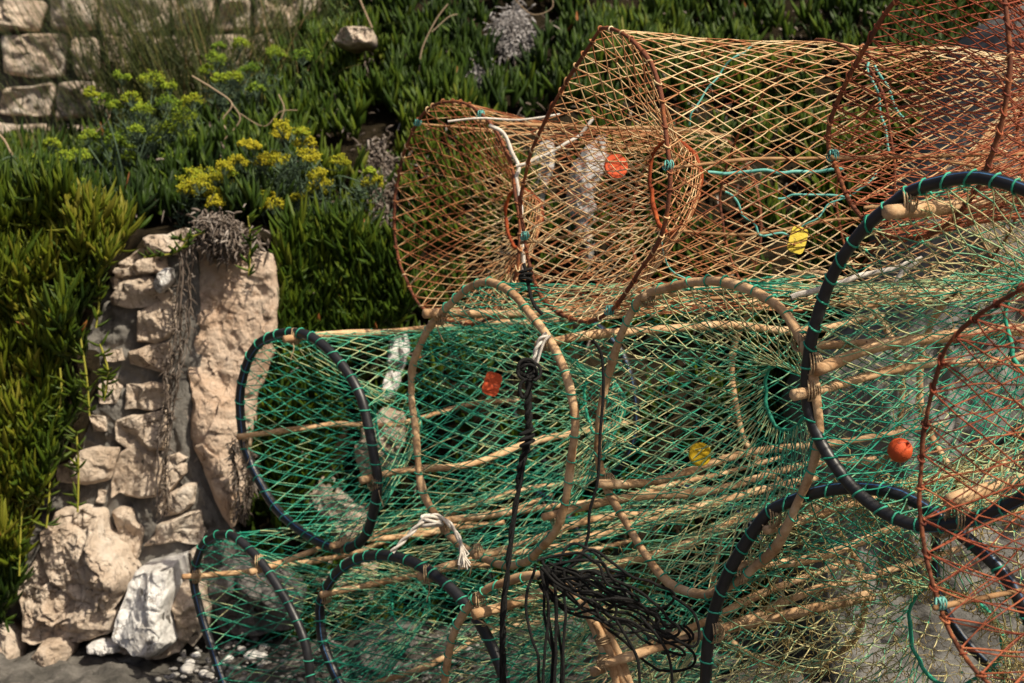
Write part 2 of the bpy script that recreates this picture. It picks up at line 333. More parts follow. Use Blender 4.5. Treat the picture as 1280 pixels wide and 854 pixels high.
def relief(mb, poly, y0, H, thick, seed=0, n=110, k=34, facets=0, rough=0.012, edge=5.0, jag=0.02, lean=0.0, dome=None, a=0.5, m=0, chip=1.0):
    """a block whose outline is given at distance y0; the face bulges H towards -Y, the block is `thick` deep"""
    rg = np.random.default_rng(seed)
    pl = np.array([P(x, y, y0) for x, y in poly])
    c = pl.mean(0)
    pl = resample(spline(pl, 160, True) * 0.5 + resample(pl, 160, True) * 0.5, n, True) if False else resample(pl, n, True)
    # round corners a little
    pl = 0.25 * np.roll(pl, 1, 0) + 0.5 * pl + 0.25 * np.roll(pl, -1, 0)
    size = np.linalg.norm(pl - c, axis=1).mean()
    jn = fbm(np.stack([pl[:, 0] * 9, pl[:, 2] * 9, pl[:, 0] * 0 + seed], -1), 4, seed)
    d = nrm(pl - c); pl = pl + d * (jn * jag * 2)[:, None]
    s = np.concatenate([np.linspace(0, 1, k)[:-1] ** 0.75, [1.0]])
    G = c + (pl[None] - c) * s[:, None, None]
    x, z = G[..., 0], G[..., 2]
    h = H * (1 - s[:, None] ** edge) + 0 * x
    if facets:
        pf = np.full(x.shape, 1e9)
        for _ in range(facets):
            g = rg.normal(0, 0.65, 2); o = rg.uniform(-0.6, 0.6, 2) * size
            pf = np.minimum(pf, H * rg.uniform(0.75, 1.15) + g[0] * (x - c[0] - o[0]) + g[1] * (z - c[2] - o[1]))
        h = np.minimum(h, np.maximum(pf, 0.12 * H))
    q3 = np.stack([x, h * 0 + y0, z], -1)
    h = h + rough * 1.2 * fbm(q3 * 9, 3, seed + 3) + rough * 0.7 * fbm(q3 * 45, 4, seed + 11) - rough * 1.4 * np.clip(0.12 - np.abs(fbm(q3 * 6, 3, seed + 20)), 0, 1) * 8
    h = h + chips(x, z, seed, size) * chip
    h = h * np.clip((1 - s[:, None]) * 8 + 0.15, 0, 1)
    V = np.stack([x, y0 - h + lean * (z - c[2]), z], -1)
    back = V[-1].copy(); back[:, 1] += thick; mid = V[-1].copy(); mid[:, 1] += thick * 0.4
    V = np.concatenate([V, mid[None], back[None], (back * 0 + np.array([c[0], y0 + thick, c[2]]))[None]])
    kk = len(V); idx = np.arange(kk * n).reshape(kk, n)
    q = np.stack([idx[:-1], np.roll(idx, -1, 1)[:-1], np.roll(idx, -1, 1)[1:], idx[1:]], -1).reshape(-1, 4)
    mb.add(V, q[:, ::-1], m, a)
def rock(name, label, cat, poly, y0, H, thick, mt, group=None, **kw):
    mb = MB(); relief(mb, poly, y0, H, thick, **kw)
    o = mb.build(name, mt)
    return tag(o, label, cat, group)

# rubble wall at the left: mortar mass with set stones
wall = thing('rubble_wall', 'rough pale stone and grey mortar wall beside the tall pinkish rock pillar', 'wall')
mb = MB()
relief(mb, [(135, 345), (168, 312), (215, 298), (243, 305), (250, 400), (245, 560), (285, 650), (300, 720), (270, 830), (-20, 860), (-30, 760), (40, 640), (60, 560), (70, 430), (110, 380)], 4.64, 0.034, 0.35, seed=3, n=260, k=80, edge=8, rough=0.012, jag=0.02, chip=0.35)
mb.build('mortar', M['mortar'], wall)
stones = [
 ([(139, 372), (150, 355), (185, 349), (210, 366), (215, 377), (190, 380), (163, 385), (141, 380)], 0.055),
 ([(170, 388), (200, 380), (217, 383), (216, 415), (196, 425), (172, 426)], 0.06),
 ([(161, 440), (185, 432), (211, 428), (213, 446), (207, 465), (188, 460), (164, 455)], 0.055),
 ([(122, 480), (128, 474), (140, 470), (150, 484), (142, 500), (126, 502)], 0.03),
 ([(158, 480), (185, 478), (206, 484), (205, 505), (180, 514), (156, 512)], 0.05),
 ([(146, 528), (165, 520), (205, 515), (208, 545), (203, 560), (163, 560), (145, 550)], 0.055),
 ([(112, 520), (130, 522), (132, 540), (115, 542)], 0.03),
 ([(72, 585), (90, 568), (120, 558), (149, 560), (143, 580), (132, 597), (108, 602), (75, 600)], 0.05),
 ([(150, 570), (167, 560), (190, 565), (200, 575), (196, 618), (172, 620), (152, 612), (140, 622), (140, 600)], 0.05),
 ([(205, 577), (230, 582), (232, 592), (218, 608), (207, 620), (201, 612)], 0.045),
 ([(198, 635), (205, 622), (232, 605), (246, 604), (242, 630), (225, 640), (203, 644)], 0.05),
 ([(139, 640), (150, 630), (165, 634), (170, 650), (179, 662), (172, 697), (160, 700), (146, 675)], 0.05),
 ([(180, 682), (192, 670), (195, 655), (215, 645), (247, 640), (253, 665), (250, 680)], 0.05),
 ([(235, 690), (245, 680), (256, 684), (252, 702), (240, 706)], 0.04),
 ([(150, 345), (170, 322), (200, 320), (205, 340), (170, 345)], 0.04),
 ([(130, 440), (150, 436), (152, 450), (133, 452)], 0.025),
 ([(208, 570), (222, 566), (232, 573), (224, 580), (210, 578)], 0.03),
 ([(122, 610), (133, 614), (130, 630), (120, 628)], 0.03)]
mb = MB()
for i, (pl, H) in enumerate(stones):
    pc = np.mean(pl, 0); pl = [tuple(pc + (np.array(q_) - pc) * 1.06) for q_ in pl]
    relief(mb, pl, 4.588, H * 0.6, 0.10, seed=20 + i, n=90, k=30, edge=8, rough=0.006, jag=0.010, chip=0.55, facets=3)
mb.build('set_stone', M['lime'], wall)
settle(wall, P(170, 800, 4.7))

rock('rock_pillar', 'tall pinkish limestone rock face standing right of the mortared wall', 'rock',
     [(232, 315), (255, 300), (300, 312), (338, 318), (345, 380), (340, 440), (325, 470), (318, 520), (310, 580), (300, 640), (292, 663), (285, 650), (270, 625), (252, 580), (240, 545), (236, 500), (232, 440), (235, 380), (228, 345)],
     4.64, 0.07, 0.35, M['lime_pink'], seed=5, n=300, k=110, edge=6, rough=0.007, chip=0.45, lean=0.06, facets=4, jag=0.012)
rock('rock', 'pale angular capping stone on top of the mortared wall', 'rock', [(180, 298), (196, 289), (232, 284), (240, 300), (226, 320), (196, 330), (183, 318)], 4.60, 0.06, 0.2, M['lime'], seed=8, facets=5, rough=0.006)
rock('rock', 'rounded grey brown stone at the upper left shoulder of the wall', 'rock', [(138, 345), (150, 325), (175, 310), (190, 318), (190, 340), (172, 352), (142, 362)], 4.60, 0.05, 0.2, M['lime'], seed=9, facets=4, rough=0.012)
rock('rock', 'small upright white splinter of stone beside the dry vine', 'rock', [(193, 354), (205, 340), (211, 338), (210, 350), (200, 363)], 4.54, 0.02, 0.05, M['white_rock'], seed=10, n=40, k=10, rough=0.003)
rock('boulder', 'large cracked pinkish boulder at the foot of the hanging succulents', 'boulder',
     [(50, 690), (52, 665), (65, 640), (95, 637), (120, 645), (128, 670), (150, 690), (160, 715), (152, 740), (140, 770), (118, 760), (85, 745), (60, 730)], 4.48, 0.15, 0.35, M['lime'], seed=12, n=200, k=70, lean=0.2, chip=1.3, facets=9, rough=0.018)
rock('boulder', 'low broad grey beige boulder under the large cracked one', 'boulder',
     [(22, 770), (25, 735), (45, 700), (70, 725), (110, 745), (148, 765), (140, 790), (100, 802), (55, 806), (30, 800)], 4.47, 0.12, 0.3, M['lime'], seed=13, n=180, k=60, lean=0.2, chip=1.2, facets=8, rough=0.016)
rock('boulder', 'white square block of stone standing on the grey ledge', 'boulder',
     [(142, 795), (150, 765), (158, 730), (165, 717), (190, 716), (215, 710), (217, 740), (213, 765), (222, 800), (200, 812), (160, 806)], 4.40, 0.13, 0.2, M['white_rock'], seed=14, n=180, k=60, facets=4, edge=10, rough=0.009, chip=0.6, lean=0.35)
rock('rock', 'brown flat stone wedged under the white square block', 'rock', [(148, 800), (165, 804), (220, 800), (222, 815), (195, 822), (150, 814)], 4.42, 0.05, 0.2, M['lime'], seed=15, facets=4)
rock('rock', 'small beige stone below the broad grey beige boulder', 'rock', [(44, 815), (55, 805), (80, 803), (86, 815), (75, 830), (50, 832)], 4.42, 0.07, 0.15, M['lime'], seed=16, n=60, k=20, facets=5)
rock('rock', 'grey stone cut off by the left edge at ground level', 'rock', [(-30, 790), (10, 795), (26, 815), (20, 838), (-20, 845)], 4.44, 0.08, 0.2, M['lime'], seed=17, n=60, k=20, facets=5)
rock('rock', 'thin pale stone sliver on the ledge left of the white block', 'rock', [(105, 808), (120, 803), (148, 806), (150, 815), (128, 820), (108, 817)], 4.40, 0.03, 0.1, M['white_rock'], seed=18, n=50, k=14)
rock('rock', 'pitted grey rock right of the white block behind the first black hoop', 'rock', [(218, 735), (240, 728), (252, 745), (256, 780), (240, 800), (222, 790)], 4.47, 0.08, 0.2, M['lime'], seed=19, facets=5, rough=0.02)
rock('rock', 'dark rounded rock seen through the lowest left green trap', 'rock', [(262, 740), (290, 700), (340, 712), (372, 745), (365, 785), (320, 795), (275, 785)], 4.55, 0.14, 0.3, M['grey_rock'], seed=21, facets=6, rough=0.02)
rock('rock', 'pale pinkish rock behind the gap between the two lower black hoops', 'rock', [(372, 720), (390, 690), (440, 680), (470, 705), (460, 760), (410, 775), (380, 760)], 4.85, 0.12, 0.3, M['lime'], seed=22, facets=6)
rock('rock', 'pale upright rock sliver seen through the middle left trap net', 'rock', [(478, 470), (488, 430), (502, 415), (508, 440), (500, 475), (492, 500), (476, 505)], 4.9, 0.06, 0.2, M['white_rock'], seed=23, n=60, k=20, facets=4)
rock('rock', 'pinkish block of rock behind the middle left black hoop', 'rock', [(440, 560), (448, 530), (478, 510), (500, 520), (508, 560), (498, 590), (455, 598)], 4.85, 0.1, 0.3, M['lime_pink'], seed=24, n=80, k=26, facets=5)
rock('rock', 'brown rock low down behind the bottom of the middle left hoop', 'rock', [(360, 640), (375, 600), (405, 590), (440, 620), (470, 660), (450, 690), (380, 690)], 4.86, 0.1, 0.3, M['lime'], seed=25, facets=5)
rock('rock', 'flat grey rock on the ground under the second black hoop', 'rock', [(440, 840), (450, 812), (490, 798), (520, 810), (515, 850), (470, 870)], 4.3, 0.1, 0.3, M['grey_rock'], seed=26, facets=5)
rock('rock', 'rounded pale grey rock among the plants behind the rusty trap, broader of two', 'rock', [(705, 245), (712, 205), (730, 178), (757, 166), (762, 200), (748, 235), (750, 275), (745, 310), (735, 340), (712, 320), (702, 285)], 5.25, 0.12, 0.3, M['pale_rock'], seed=27, n=120, k=40, facets=3, edge=3, rough=0.008)
rock('rock', 'slim pale grey rock among the plants behind the rusty trap rim', 'rock', [(662, 200), (675, 178), (692, 172), (695, 200), (684, 240), (680, 290), (664, 300), (658, 250)], 5.3, 0.08, 0.3, M['pale_rock'], seed=28, n=90, k=30, facets=3, edge=3, rough=0.008)
rock('boulder', 'huge smooth grey boulder behind the traps at the right edge', 'boulder',
     [(1320, -20), (1283, 20), (1262, 70), (1240, 130), (1205, 190), (1165, 280), (1150, 340), (1110, 420), (1040, 480), (1020, 600), (1030, 900), (1700, 900), (1720, -40)], 4.35, 0.30, 0.7, M['mid_rock'], seed=30, n=240, k=80, edge=4, facets=3, rough=0.010, chip=0.5, lean=0.12)
rock('rock', 'pale stone high among the succulents near the top edge', 'rock', [(420, 50), (430, 36), (450, 31), (462, 38), (458, 50), (440, 56)], 5.62, 0.06, 0.2, M['lime'], seed=31, n=60, k=20, facets=4)

# upper retaining wall of squared blocks
uw = thing('block_wall', 'upper wall of squared beige blocks with dark joints behind tall grass', 'wall')
mb = MB(); relief(mb, [(-420, 260), (-420, -260), (620, -260), (620, 260)], 7.15, 0.02, 0.4, seed=41, n=160, k=30, edge=20, rough=0.006, chip=0.3)
mb.build('mortar', M['dark_mortar'], uw)
mb = MB(); rg = np.random.default_rng(4)
rowy = -240; ri = 0
while rowy < 250:
    rh = rg.uniform(42, 60); x = -420 + rg.uniform(0, 40)
    while x < 600:
        bw = rg.uniform(38, 92)
        j = lambda: rg.uniform(-5.5, 5.5)
        relief(mb, [(x + 2 + j(), rowy + 2 + j()), (x + bw / 2, rowy + 2 + j()), (x + bw - 2 + j(), rowy + 2 + j()), (x + bw - 2 + j(), rowy + rh - 3 + j()), (x + bw / 2, rowy + rh - 3 + j()), (x + 2 + j(), rowy + rh - 3 + j())],
               7.08, rg.uniform(0.05, 0.09), 0.06, seed=int(rg.integers(1e5)), n=44, k=12, edge=9, rough=0.010, jag=0.006, facets=3)
        x += bw + 3
    rowy += rh + 2
mb.build('block', M['lime'], uw)
settle(uw, P(200, 200, 7.2))

# ------------------------------------------------------------------ succulents (ice plant)
def leaves(mb, base, direc, length, rad, curl_up=0.5, m=0, a=None, K=5, S=3):
    """finger leaves: base (n,3), direc (n,3) unit"""
    n = len(base); t = np.linspace(0, 1, K)[None, :, None]
    up = np.array([0, 0, 1.0]) + rng.normal(0, 0.25, (n, 3))
    Pt = base[:, None] + direc[:, None] * length[:, None, None] * t + up[:, None] * (curl_up * length)[:, None, None] * t ** 2
    prof = np.array([0.7, 1.0, 1.05, 0.85, 0.12]) if K == 5 else np.linspace(1, 0.1, K)
    tubes(mb, Pt, rad[:, None] * prof[None], S, m=m, a=rng.uniform(0, 1, n) if a is None else a, ref=np.cross(direc, rng.normal(0, 1, (n, 3))))
def sprouts(mb, base, grow, nl=8, L=0.06, rad=0.0055, va=None, spread=0.75, curl=0.35):
    n = len(base)
    B = np.repeat(base, nl, 0); G = np.repeat(grow, nl, 0)
    nn = len(B)
    d = nrm(G + rng.normal(0, 1, (nn, 3)) * spread * 0.6)
    st = rng.uniform(0, 0.045, nn)
    B = B + G * st[:, None]
    sz = np.repeat(rng.uniform(0.6, 1.35, n), nl); rad = rad * sz ** 0.6
    ln = L * sz * rng.uniform(0.55, 1.25, nn); v = np.clip((np.repeat(va, nl) if va is not None else 0.45) + rng.normal(0, 0.17, nn), 0, 1)
    v = np.where(rng.random(nn) < 0.003, 1.0, np.clip(v, 0, 0.96))
    leaves(mb, B, d, ln, rad * rng.uniform(0.7, 1.2, nn), curl, a=v)

BARE = [(172, 318), (186, 288), (235, 280), (330, 300), (348, 330), (345, 400), (325, 470), (318, 520), (300, 660), (300, 900), (-60, 900), (-60, 800), (30, 640), (110, 600), (120, 540), (130, 440), (140, 360)]
DEAD = [[(625, 28), (650, 8), (668, 30), (676, 62), (668, 85), (640, 85), (612, 92), (602, 70), (612, 45)], [(590, 100), (604, 92), (606, 112), (594, 114)],
        [(455, 160), (480, 150), (500, 165), (498, 230), (488, 280), (492, 330), (470, 335), (462, 290), (468, 240), (455, 200)],
        [(420, 330), (445, 320), (440, 400), (425, 410)], [(246, 300), (262, 284), (300, 284), (345, 292), (350, 318), (300, 322), (270, 328), (250, 318)]]
N = 19000
sx = rng.uniform(-2.7, 2.7, N); st_ = rng.uniform(0.02, 0.97, N) ** 0.85
def bank_pt(x, t):
    y, z = bank_prof(x, t); return np.stack([x, y, z], -1)
pb = bank_pt(sx, st_)
e = 0.02
tx = bank_pt(sx + e, st_) - pb; tt = bank_pt(sx, np.clip(st_ + 0.01, 0, 1)) - pb
nb = nrm(np.cross(tx, tt)); nb = np.where((nb[:, 1:2] > 0), -nb, nb)
ux, uy = proj(pb)
ok = (ux > -90) & (ux < 1370) & (uy > -90) & (uy < 940) & ~inpoly(ux, uy, BARE)
ok &= ~((ux < 330) & (uy < 185 + 0 * ux) & (pb[:, 1] > 5.6))
# the samphire patch keeps a thinner cover
SAM = [(-60, 190), (120, 90), (240, 45), (400, 60), (420, 150), (470, 180), (480, 250), (400, 290), (230, 270), (60, 245), (-60, 250)]
ok &= ~(inpoly(ux, uy, SAM) & (rng.random(N) < 0.30))
dead_m = np.zeros(N, bool)
for d_ in DEAD: dead_m |= inpoly(ux, uy, d_)
va = 0.40 + 0.30 * fbm(pb * 1.7, 3, 77) * 2
va = np.clip(va, 0.05, 0.8)
g = nrm(nb * 0.75 + np.array([0.05, 0, 0.65]) + rng.normal(0, 0.18, nb.shape))
cl = fbm(pb * 5.5, 3, 55)
k = ok & ~dead_m & (cl > np.where(ux < 560, -0.22, -0.09) + 0.05 * rng.normal(0, 1, N))
pb = pb + nb * (0.16 * np.clip(cl + 0.1, 0, 0.5))[:, None]
mb = MB(); sprouts(mb, pb[k] + nb[k] * 0.01, g[k], 7, 0.074, 0.0092, va[k], spread=0.6, curl=0.25)
tag(mb.build('ice_plant_cover', M['leaf']), 'dense green finger leaved succulents covering the bank behind the traps', 'ground cover', None, 'stuff')

kd = np.where(ok)[0]; kd = kd[rng.integers(0, len(kd), 3800)]
mb = MB(); B = pb[kd] + nb[kd] * rng.uniform(0.02, 0.07, (len(kd), 1)) + rng.normal(0, 0.02, (len(kd), 3))
leaves(mb, B, nrm(rng.normal(0, 1, B.shape) + [0, -0.5, -0.2]), rng.uniform(0.02, 0.05, len(B)), rng.uniform(0.002, 0.005, len(B)), -0.2)
tag(mb.build('dead_leaf_litter', M['dead_b']), 'withered brown leaves caught among the green succulents', 'dead leaves', None, 'stuff')
# dead grey patches
def dead_patch(pts, nrmls, name, label, nl=9, L=0.032, droop=-0.3):
    mb = MB(); B = np.repeat(pts, nl, 0) + rng.normal(0, 0.018, (len(pts) * nl, 3)); n = len(B)
    d = nrm(np.repeat(nrmls, nl, 0) * 0.25 + np.array([0, 0, -0.25]) + rng.normal(0, 0.7, (n, 3)))
    leaves(mb, B, d, L * rng.uniform(0.5, 1.2, n), 0.0045 * rng.uniform(0.5, 1.2, n), droop, a=np.clip(rng.normal(0.55, 0.25, n), 0, 1))
    return tag(mb.build(name, M['dead_b' if ('pink rock' in label or 'strip' in label) else 'dead']), label, 'dead leaves', None, 'stuff')
dl = ['silvery heap of dead leaves high on the bank above the rusty trap', 'small silvery scrap of dead leaves left of the upper silvery heap', 'long strip of grey dead stems left of the rusty trap', 'grey dead leaves above the middle left black hoop', 'curled grey dead leaves lying on top of the pink rock']
for d_, lb in zip(DEAD, dl):
    c = []
    for _ in range(4000):
        i = rng.integers(0, len(d_)); wts = rng.dirichlet(np.ones(len(d_))); q = wts @ np.array(d_)
        if inpoly(q[0], q[1], d_) and vn(np.array([q[0] / 11, q[1] / 11, 3.3])) > -0.25: c.append(q + rng.normal(0, 4, 2))
        if len(c) > 300: break
    # meet the bank along each sight line
    q = np.array(c); tt_ = np.linspace(0.02, 0.95, 160)
    y_, z_ = bank_prof(((q[:, 0] - 640) / F * 5.2)[:, None] + 0 * tt_, tt_[None] + 0 * q[:, :1])
    kk_ = (-(q[:, 1] - 427) / F)[:, None]
    zr = CAM_Z + (-sp + kk_ * cp) / (cp + kk_ * sp) * y_
    bi = np.argmin(np.abs(zr - z_), 1)
    pts = np.array([P(q[i_, 0], q[i_, 1], float(y_[i_, bi[i_]])) for i_ in range(len(q))])
    if 'pink rock' in lb: pts[:, 1] = 4.66 + rng.uniform(-0.02, 0.10, len(pts))
    dead_patch(pts + np.array([0, -0.10, 0.03]), np.tile([0, -0.8, 0.5], (len(pts), 1)), 'dead_leaf_patch', lb)

# the hanging mat at the left: a bulging core with sprouts all over
MAT_ = [(-160, 240), (60, 246), (120, 262), (158, 295), (142, 335), (118, 360), (104, 400), (100, 470), (88, 540), (66, 585), (46, 635), (22, 690), (12, 745), (0, 785), (-40, 795), (-160, 800)]
mb = MB(); relief(mb, MAT_, 4.52, 0.13, 0.3, seed=60, n=160, k=50, edge=3, rough=0.05, jag=0.05, chip=0)
matroot = thing('hanging_ice_plant', 'yellow green succulent mat hanging down over the left side of the wall', 'plant')
mb.build('root_mass', M['soil'], matroot)
cand = []
while len(cand) < 3000:
    q = (rng.uniform(-150, 190), rng.uniform(222, 800))
    if inpoly(*q, MAT_): cand.append(q)
cand = np.array(cand)
# distance to edge decides how far the mat bulges
mid = np.array([P(x, y, 4.40) for x, y in cand]); cl = fbm(mid * 6.5, 3, 31); keep = cl > -0.16; mid = mid[keep]; cl = cl[keep]
mid[:, 1] = 4.44 - 0.05 * rng.random(len(mid)) - 0.22 * np.clip(cl, -0.1, 0.5)
gr = nrm(np.array([0.10, -0.55, 0.75]) + rng.normal(0, 0.25, mid.shape))
vm = np.clip(0.40 + 1.0 * fbm(mid * 3.2, 3, 99), 0.05, 0.85)
mb = MB(); sprouts(mb, mid, gr, 8, 0.062, 0.0074, vm, spread=0.7, curl=0.4); mb.build('foliage', M['leaf_y'], matroot)
def runner(mb, pts, y, nleaf=26, L=0.045):
    p = spline([P(a, b, y + (0 if len(q_) == 0 else q_[0])) for a, b, *q_ in pts], 30)
    tubes(mb, p, np.full(30, 0.0035), 5, m=1, a=0.6)
    t = rng.integers(1, 29, nleaf); B = p[t]
    d = nrm(rng.normal(0, 1, (nleaf, 3)) * np.array([1, 0.6, 0.4]) + np.array([0, -0.3, 0.3]))
    leaves(mb, B, d, L * rng.uniform(0.6, 1.1, nleaf), np.full(nleaf, 0.0045), 0.25, a=rng.uniform(0.3, 0.7, nleaf))
mb = MB()
for pts in [[(95, 540), (98, 580), (97, 640)], [(60, 560), (62, 610), (58, 660)], [(122, 330), (124, 370), (120, 410)], [(100, 420), (108, 470), (112, 520)], [(30, 600), (26, 660), (24, 720)], [(75, 460), (76, 500), (62, 540)], [(125, 430), (135, 465), (130, 500)]]:
    runner(mb, pts, 4.36)
mb.build('runner', [M['leaf_y'], M['stem_y']], matroot)
settle(matroot, P(-20, 800, 4.5))
mb = MB(); runner(mb, [(310, 270), (313, 300), (311, 345)], 4.44); tag(mb.build('trailing_succulent', [M['leaf'], M['stem_y']]), 'single leafy succulent runner hanging down the top of the pink rock', 'plant')
mb = MB(); runner(mb, [(236, 300), (218, 316), (180, 322)], 4.50, 22, 0.035); runner(mb, [(255, 290), (228, 300), (222, 296)], 4.50, 16, 0.03)
tag(mb.build('trailing_succulent', [M['leaf'], M['stem_y']]), 'short leafy succulent sprig lying on the top of the mortared wall', 'plant')
# more sprouts overhanging the right side of the pillar
OV = [(340, 345), (360, 300), (420, 290), (520, 330), (520, 400), (480, 420), (420, 470), (400, 600), (316, 665), (318, 580), (334, 480), (340, 400)]
cand = []
while len(cand) < 760:
    q = (rng.uniform(300, 520), rng.uniform(290, 660))
    if inpoly(*q, OV): cand.append(q)
cand = np.array(cand); mid = np.array([P(x, y, 4.74 + 0.10 * min(1, max(0, (x - 330) / 60))) for x, y in cand])
mb = MB(); sprouts(mb, mid, nrm(np.array([-0.1, -0.6, 0.7]) + rng.normal(0, 0.22, mid.shape)), 7, 0.078, 0.0078, np.clip(0.5 + 0.5 * fbm(mid * 3, 3, 3), 0.1, 0.8))
tag(mb.build('ice_plant_cluster', M['leaf']), 'green succulent cluster overhanging the right edge of the pink rock', 'ground cover', None, 'stuff')

# dry vine between wall and pillar
def vine(name, label, lines, y, r=0.003, frayed=160):
    mb = MB()
    for ln in lines:
        for kx in range(5):
            off = rng.normal(0, 0.010, 3)
            p = spline([P(a + rng.normal(0, 3), b, y) + off for a, b in ln], 40); p += 0.008 * np.stack([vn(p * 30 + kx, 1), vn(p * 30 + kx, 2), vn(p * 30 + kx, 3)], -1)
            tubes(mb, p, r * rng.uniform(0.5, 1.3), 5, a=rng.uniform(0.1, 0.8))
            n = frayed // 5; i = rng.integers(0, 40, n); B = p[i]
            leaves(mb, B, nrm(rng.normal(0, 1, (n, 3)) + np.array([0, -0.4, -0.6])), rng.uniform(0.012, 0.035, n), np.full(n, 0.0022), -0.3, a=rng.uniform(0, 0.8, n))
    return tag(mb.build(name, M['dead_b']), label, 'dry vine')
vine('dry_vine', 'shaggy dry grey vine hanging between the mortared wall and pink rock', [[(224, 312), (228, 360), (222, 420), (212, 470), (210, 520)], [(222, 380), (225, 440), (214, 500), (206, 560), (202, 640)]], 4.52, frayed=170)
vine('dry_vine', 'dark withered stems hanging at the lower right of the pink rock', [[(298, 550), (300, 590), (306, 640)], [(306, 560), (312, 600), (300, 650)]], 4.50, frayed=200)

# ------------------------------------------------------------------ rock samphire with yellow umbels
def umbel_plant(label, base, heads, y, yellow, col_group='samphire plants on the bank', leafy=260, spread=0.22):
    root = thing('samphire_plant', label, 'plant', group=col_group)
    b = P(base[0], base[1], y)
    ms = MB(); mf = MB(); ml = MB()
    for (hx, hy, size) in heads:
        h = P(hx, hy, y - rng.uniform(0.02, 0.18))
        s_ = b + rng.normal(0, 0.05, 3)
        m1 = (s_ + h) / 2 + rng.normal(0, 0.035, 3)
        tubes(ms, spline([s_, m1, h - [0, 0, 0.03]], 12), np.linspace(0.0035, 0.0018, 12), 4, a=rng.uniform(0, 1))
        rr = size / F * y * 0.43
        nsub = 14
        th = rng.uniform(0, 2 * np.pi, nsub); ph = np.sqrt(rng.uniform(0, 1, nsub)) * 1.75
        dirs = np.stack([np.sin(ph) * np.cos(th), np.sin(ph) * np.sin(th), np.cos(ph) * 0.85], -1)
        ends = h + dirs * rr
        tubes(ms, np.stack([np.repeat((h - [0, 0, 0.03])[None], nsub, 0), ends], 1), 0.0011, 3, a=rng.uniform(0, 1, nsub))
        vv = np.clip(yellow + rng.normal(0, 0.12), 0, 1)
        C = np.repeat(ends, 20, 0) + rng.normal(0, 1, (nsub * 20, 3)) * rr * np.array([0.2, 0.2, 0.16])
        blobs(mf, C, 0.0033 * rng.uniform(0.6, 1.3, len(C)), a=np.clip(vv + rng.normal(0, 0.10, len(C)), 0, 1))
    n = leafy
    hh = np.array([P(hx, hy, y) for hx, hy, _ in heads]); w_ = rng.uniform(0.15, 0.85, (n, 1)); idx = rng.integers(0, len(hh), n)
    B = b * (1 - w_) + hh[idx] * w_ + rng.normal(0, 0.035, (n, 3)) - [0, 0, 0.03]
    for _ in range(4):
        leaves(ml, B, nrm(rng.normal(0, 1, (n, 3)) + [0, -0.3, 0.7]), rng.uniform(0.02, 0.05, n), np.full(n, 0.0020), 0.2)
    ms.build('stem', M['sage'], root); mf.build('umbel', M['umbel'], root); ml.build('foliage', M['sage'], root)
    settle(root, b)
umbel_plant('bushy samphire with pale green umbels below the upper block wall', (175, 240), [(152, 98, 20), (114, 118, 20), (190, 103, 30), (212, 110, 18), (130, 128, 24), (145, 135, 20), (165, 125, 22), (172, 165, 20), (142, 177, 24), (178, 140, 26), (225, 140, 30), (232, 150, 34), (208, 163, 26), (242, 177, 30), (192, 178, 20), (210, 130, 26), (215, 202, 24), (155, 185, 24), (162, 198, 20), (200, 218, 20), (128, 172, 22), (98, 198, 28), (240, 128, 26), (160, 218, 18), (65, 182, 20), (110, 172, 22)], 5.35, 0.33, leafy=420)
umbel_plant('low green samphire at the left edge above the hanging succulents', (40, 262), [(5, 215, 24), (18, 210, 22), (38, 205, 26), (60, 212, 22), (22, 226, 22), (78, 198, 24), (52, 222, 20), (110, 228, 22), (-20, 205, 28), (8, 235, 20)], 5.2, 0.34)
umbel_plant('small samphire with a few green umbels at the top of the patch', (290, 165), [(273, 59, 14), (300, 56, 20), (270, 76, 26), (275, 100, 20), (292, 98, 20), (310, 88, 24), (260, 90, 20), (345, 68, 24), (378, 72, 24), (320, 112, 18)], 5.6, 0.25)
umbel_plant('samphire with broad mustard yellow umbels right above the pink rock', (270, 285), [(238, 225, 30), (250, 232, 32), (256, 222, 30), (272, 230, 34), (262, 245, 28), (245, 245, 26), (282, 218, 22), (290, 240, 26), (296, 205, 24), (232, 238, 20), (270, 255, 24), (280, 210, 20)], 5.0, 0.78, leafy=200)
umbel_plant('tallest samphire with bright yellow round umbels beside the dead stems', (370, 285), [(353, 162, 26), (350, 170, 20), (378, 168, 20), (382, 180, 26), (384, 198, 30), (330, 205, 26), (350, 202, 26), (398, 220, 24), (402, 232, 28), (396, 242, 22), (306, 180, 16), (318, 184, 16), (355, 165, 18), (325, 245, 18), (337, 246, 18), (342, 258, 26), (328, 260, 22), (372, 248, 16), (425, 203, 22), (338, 196, 18)], 5.0, 0.80, leafy=330)
umbel_plant('little samphire sprig with two yellow green umbels near the strip of dead stems', (440, 262), [(462, 216, 16), (465, 230, 22), (470, 225, 14)], 5.05, 0.6, leafy=30)

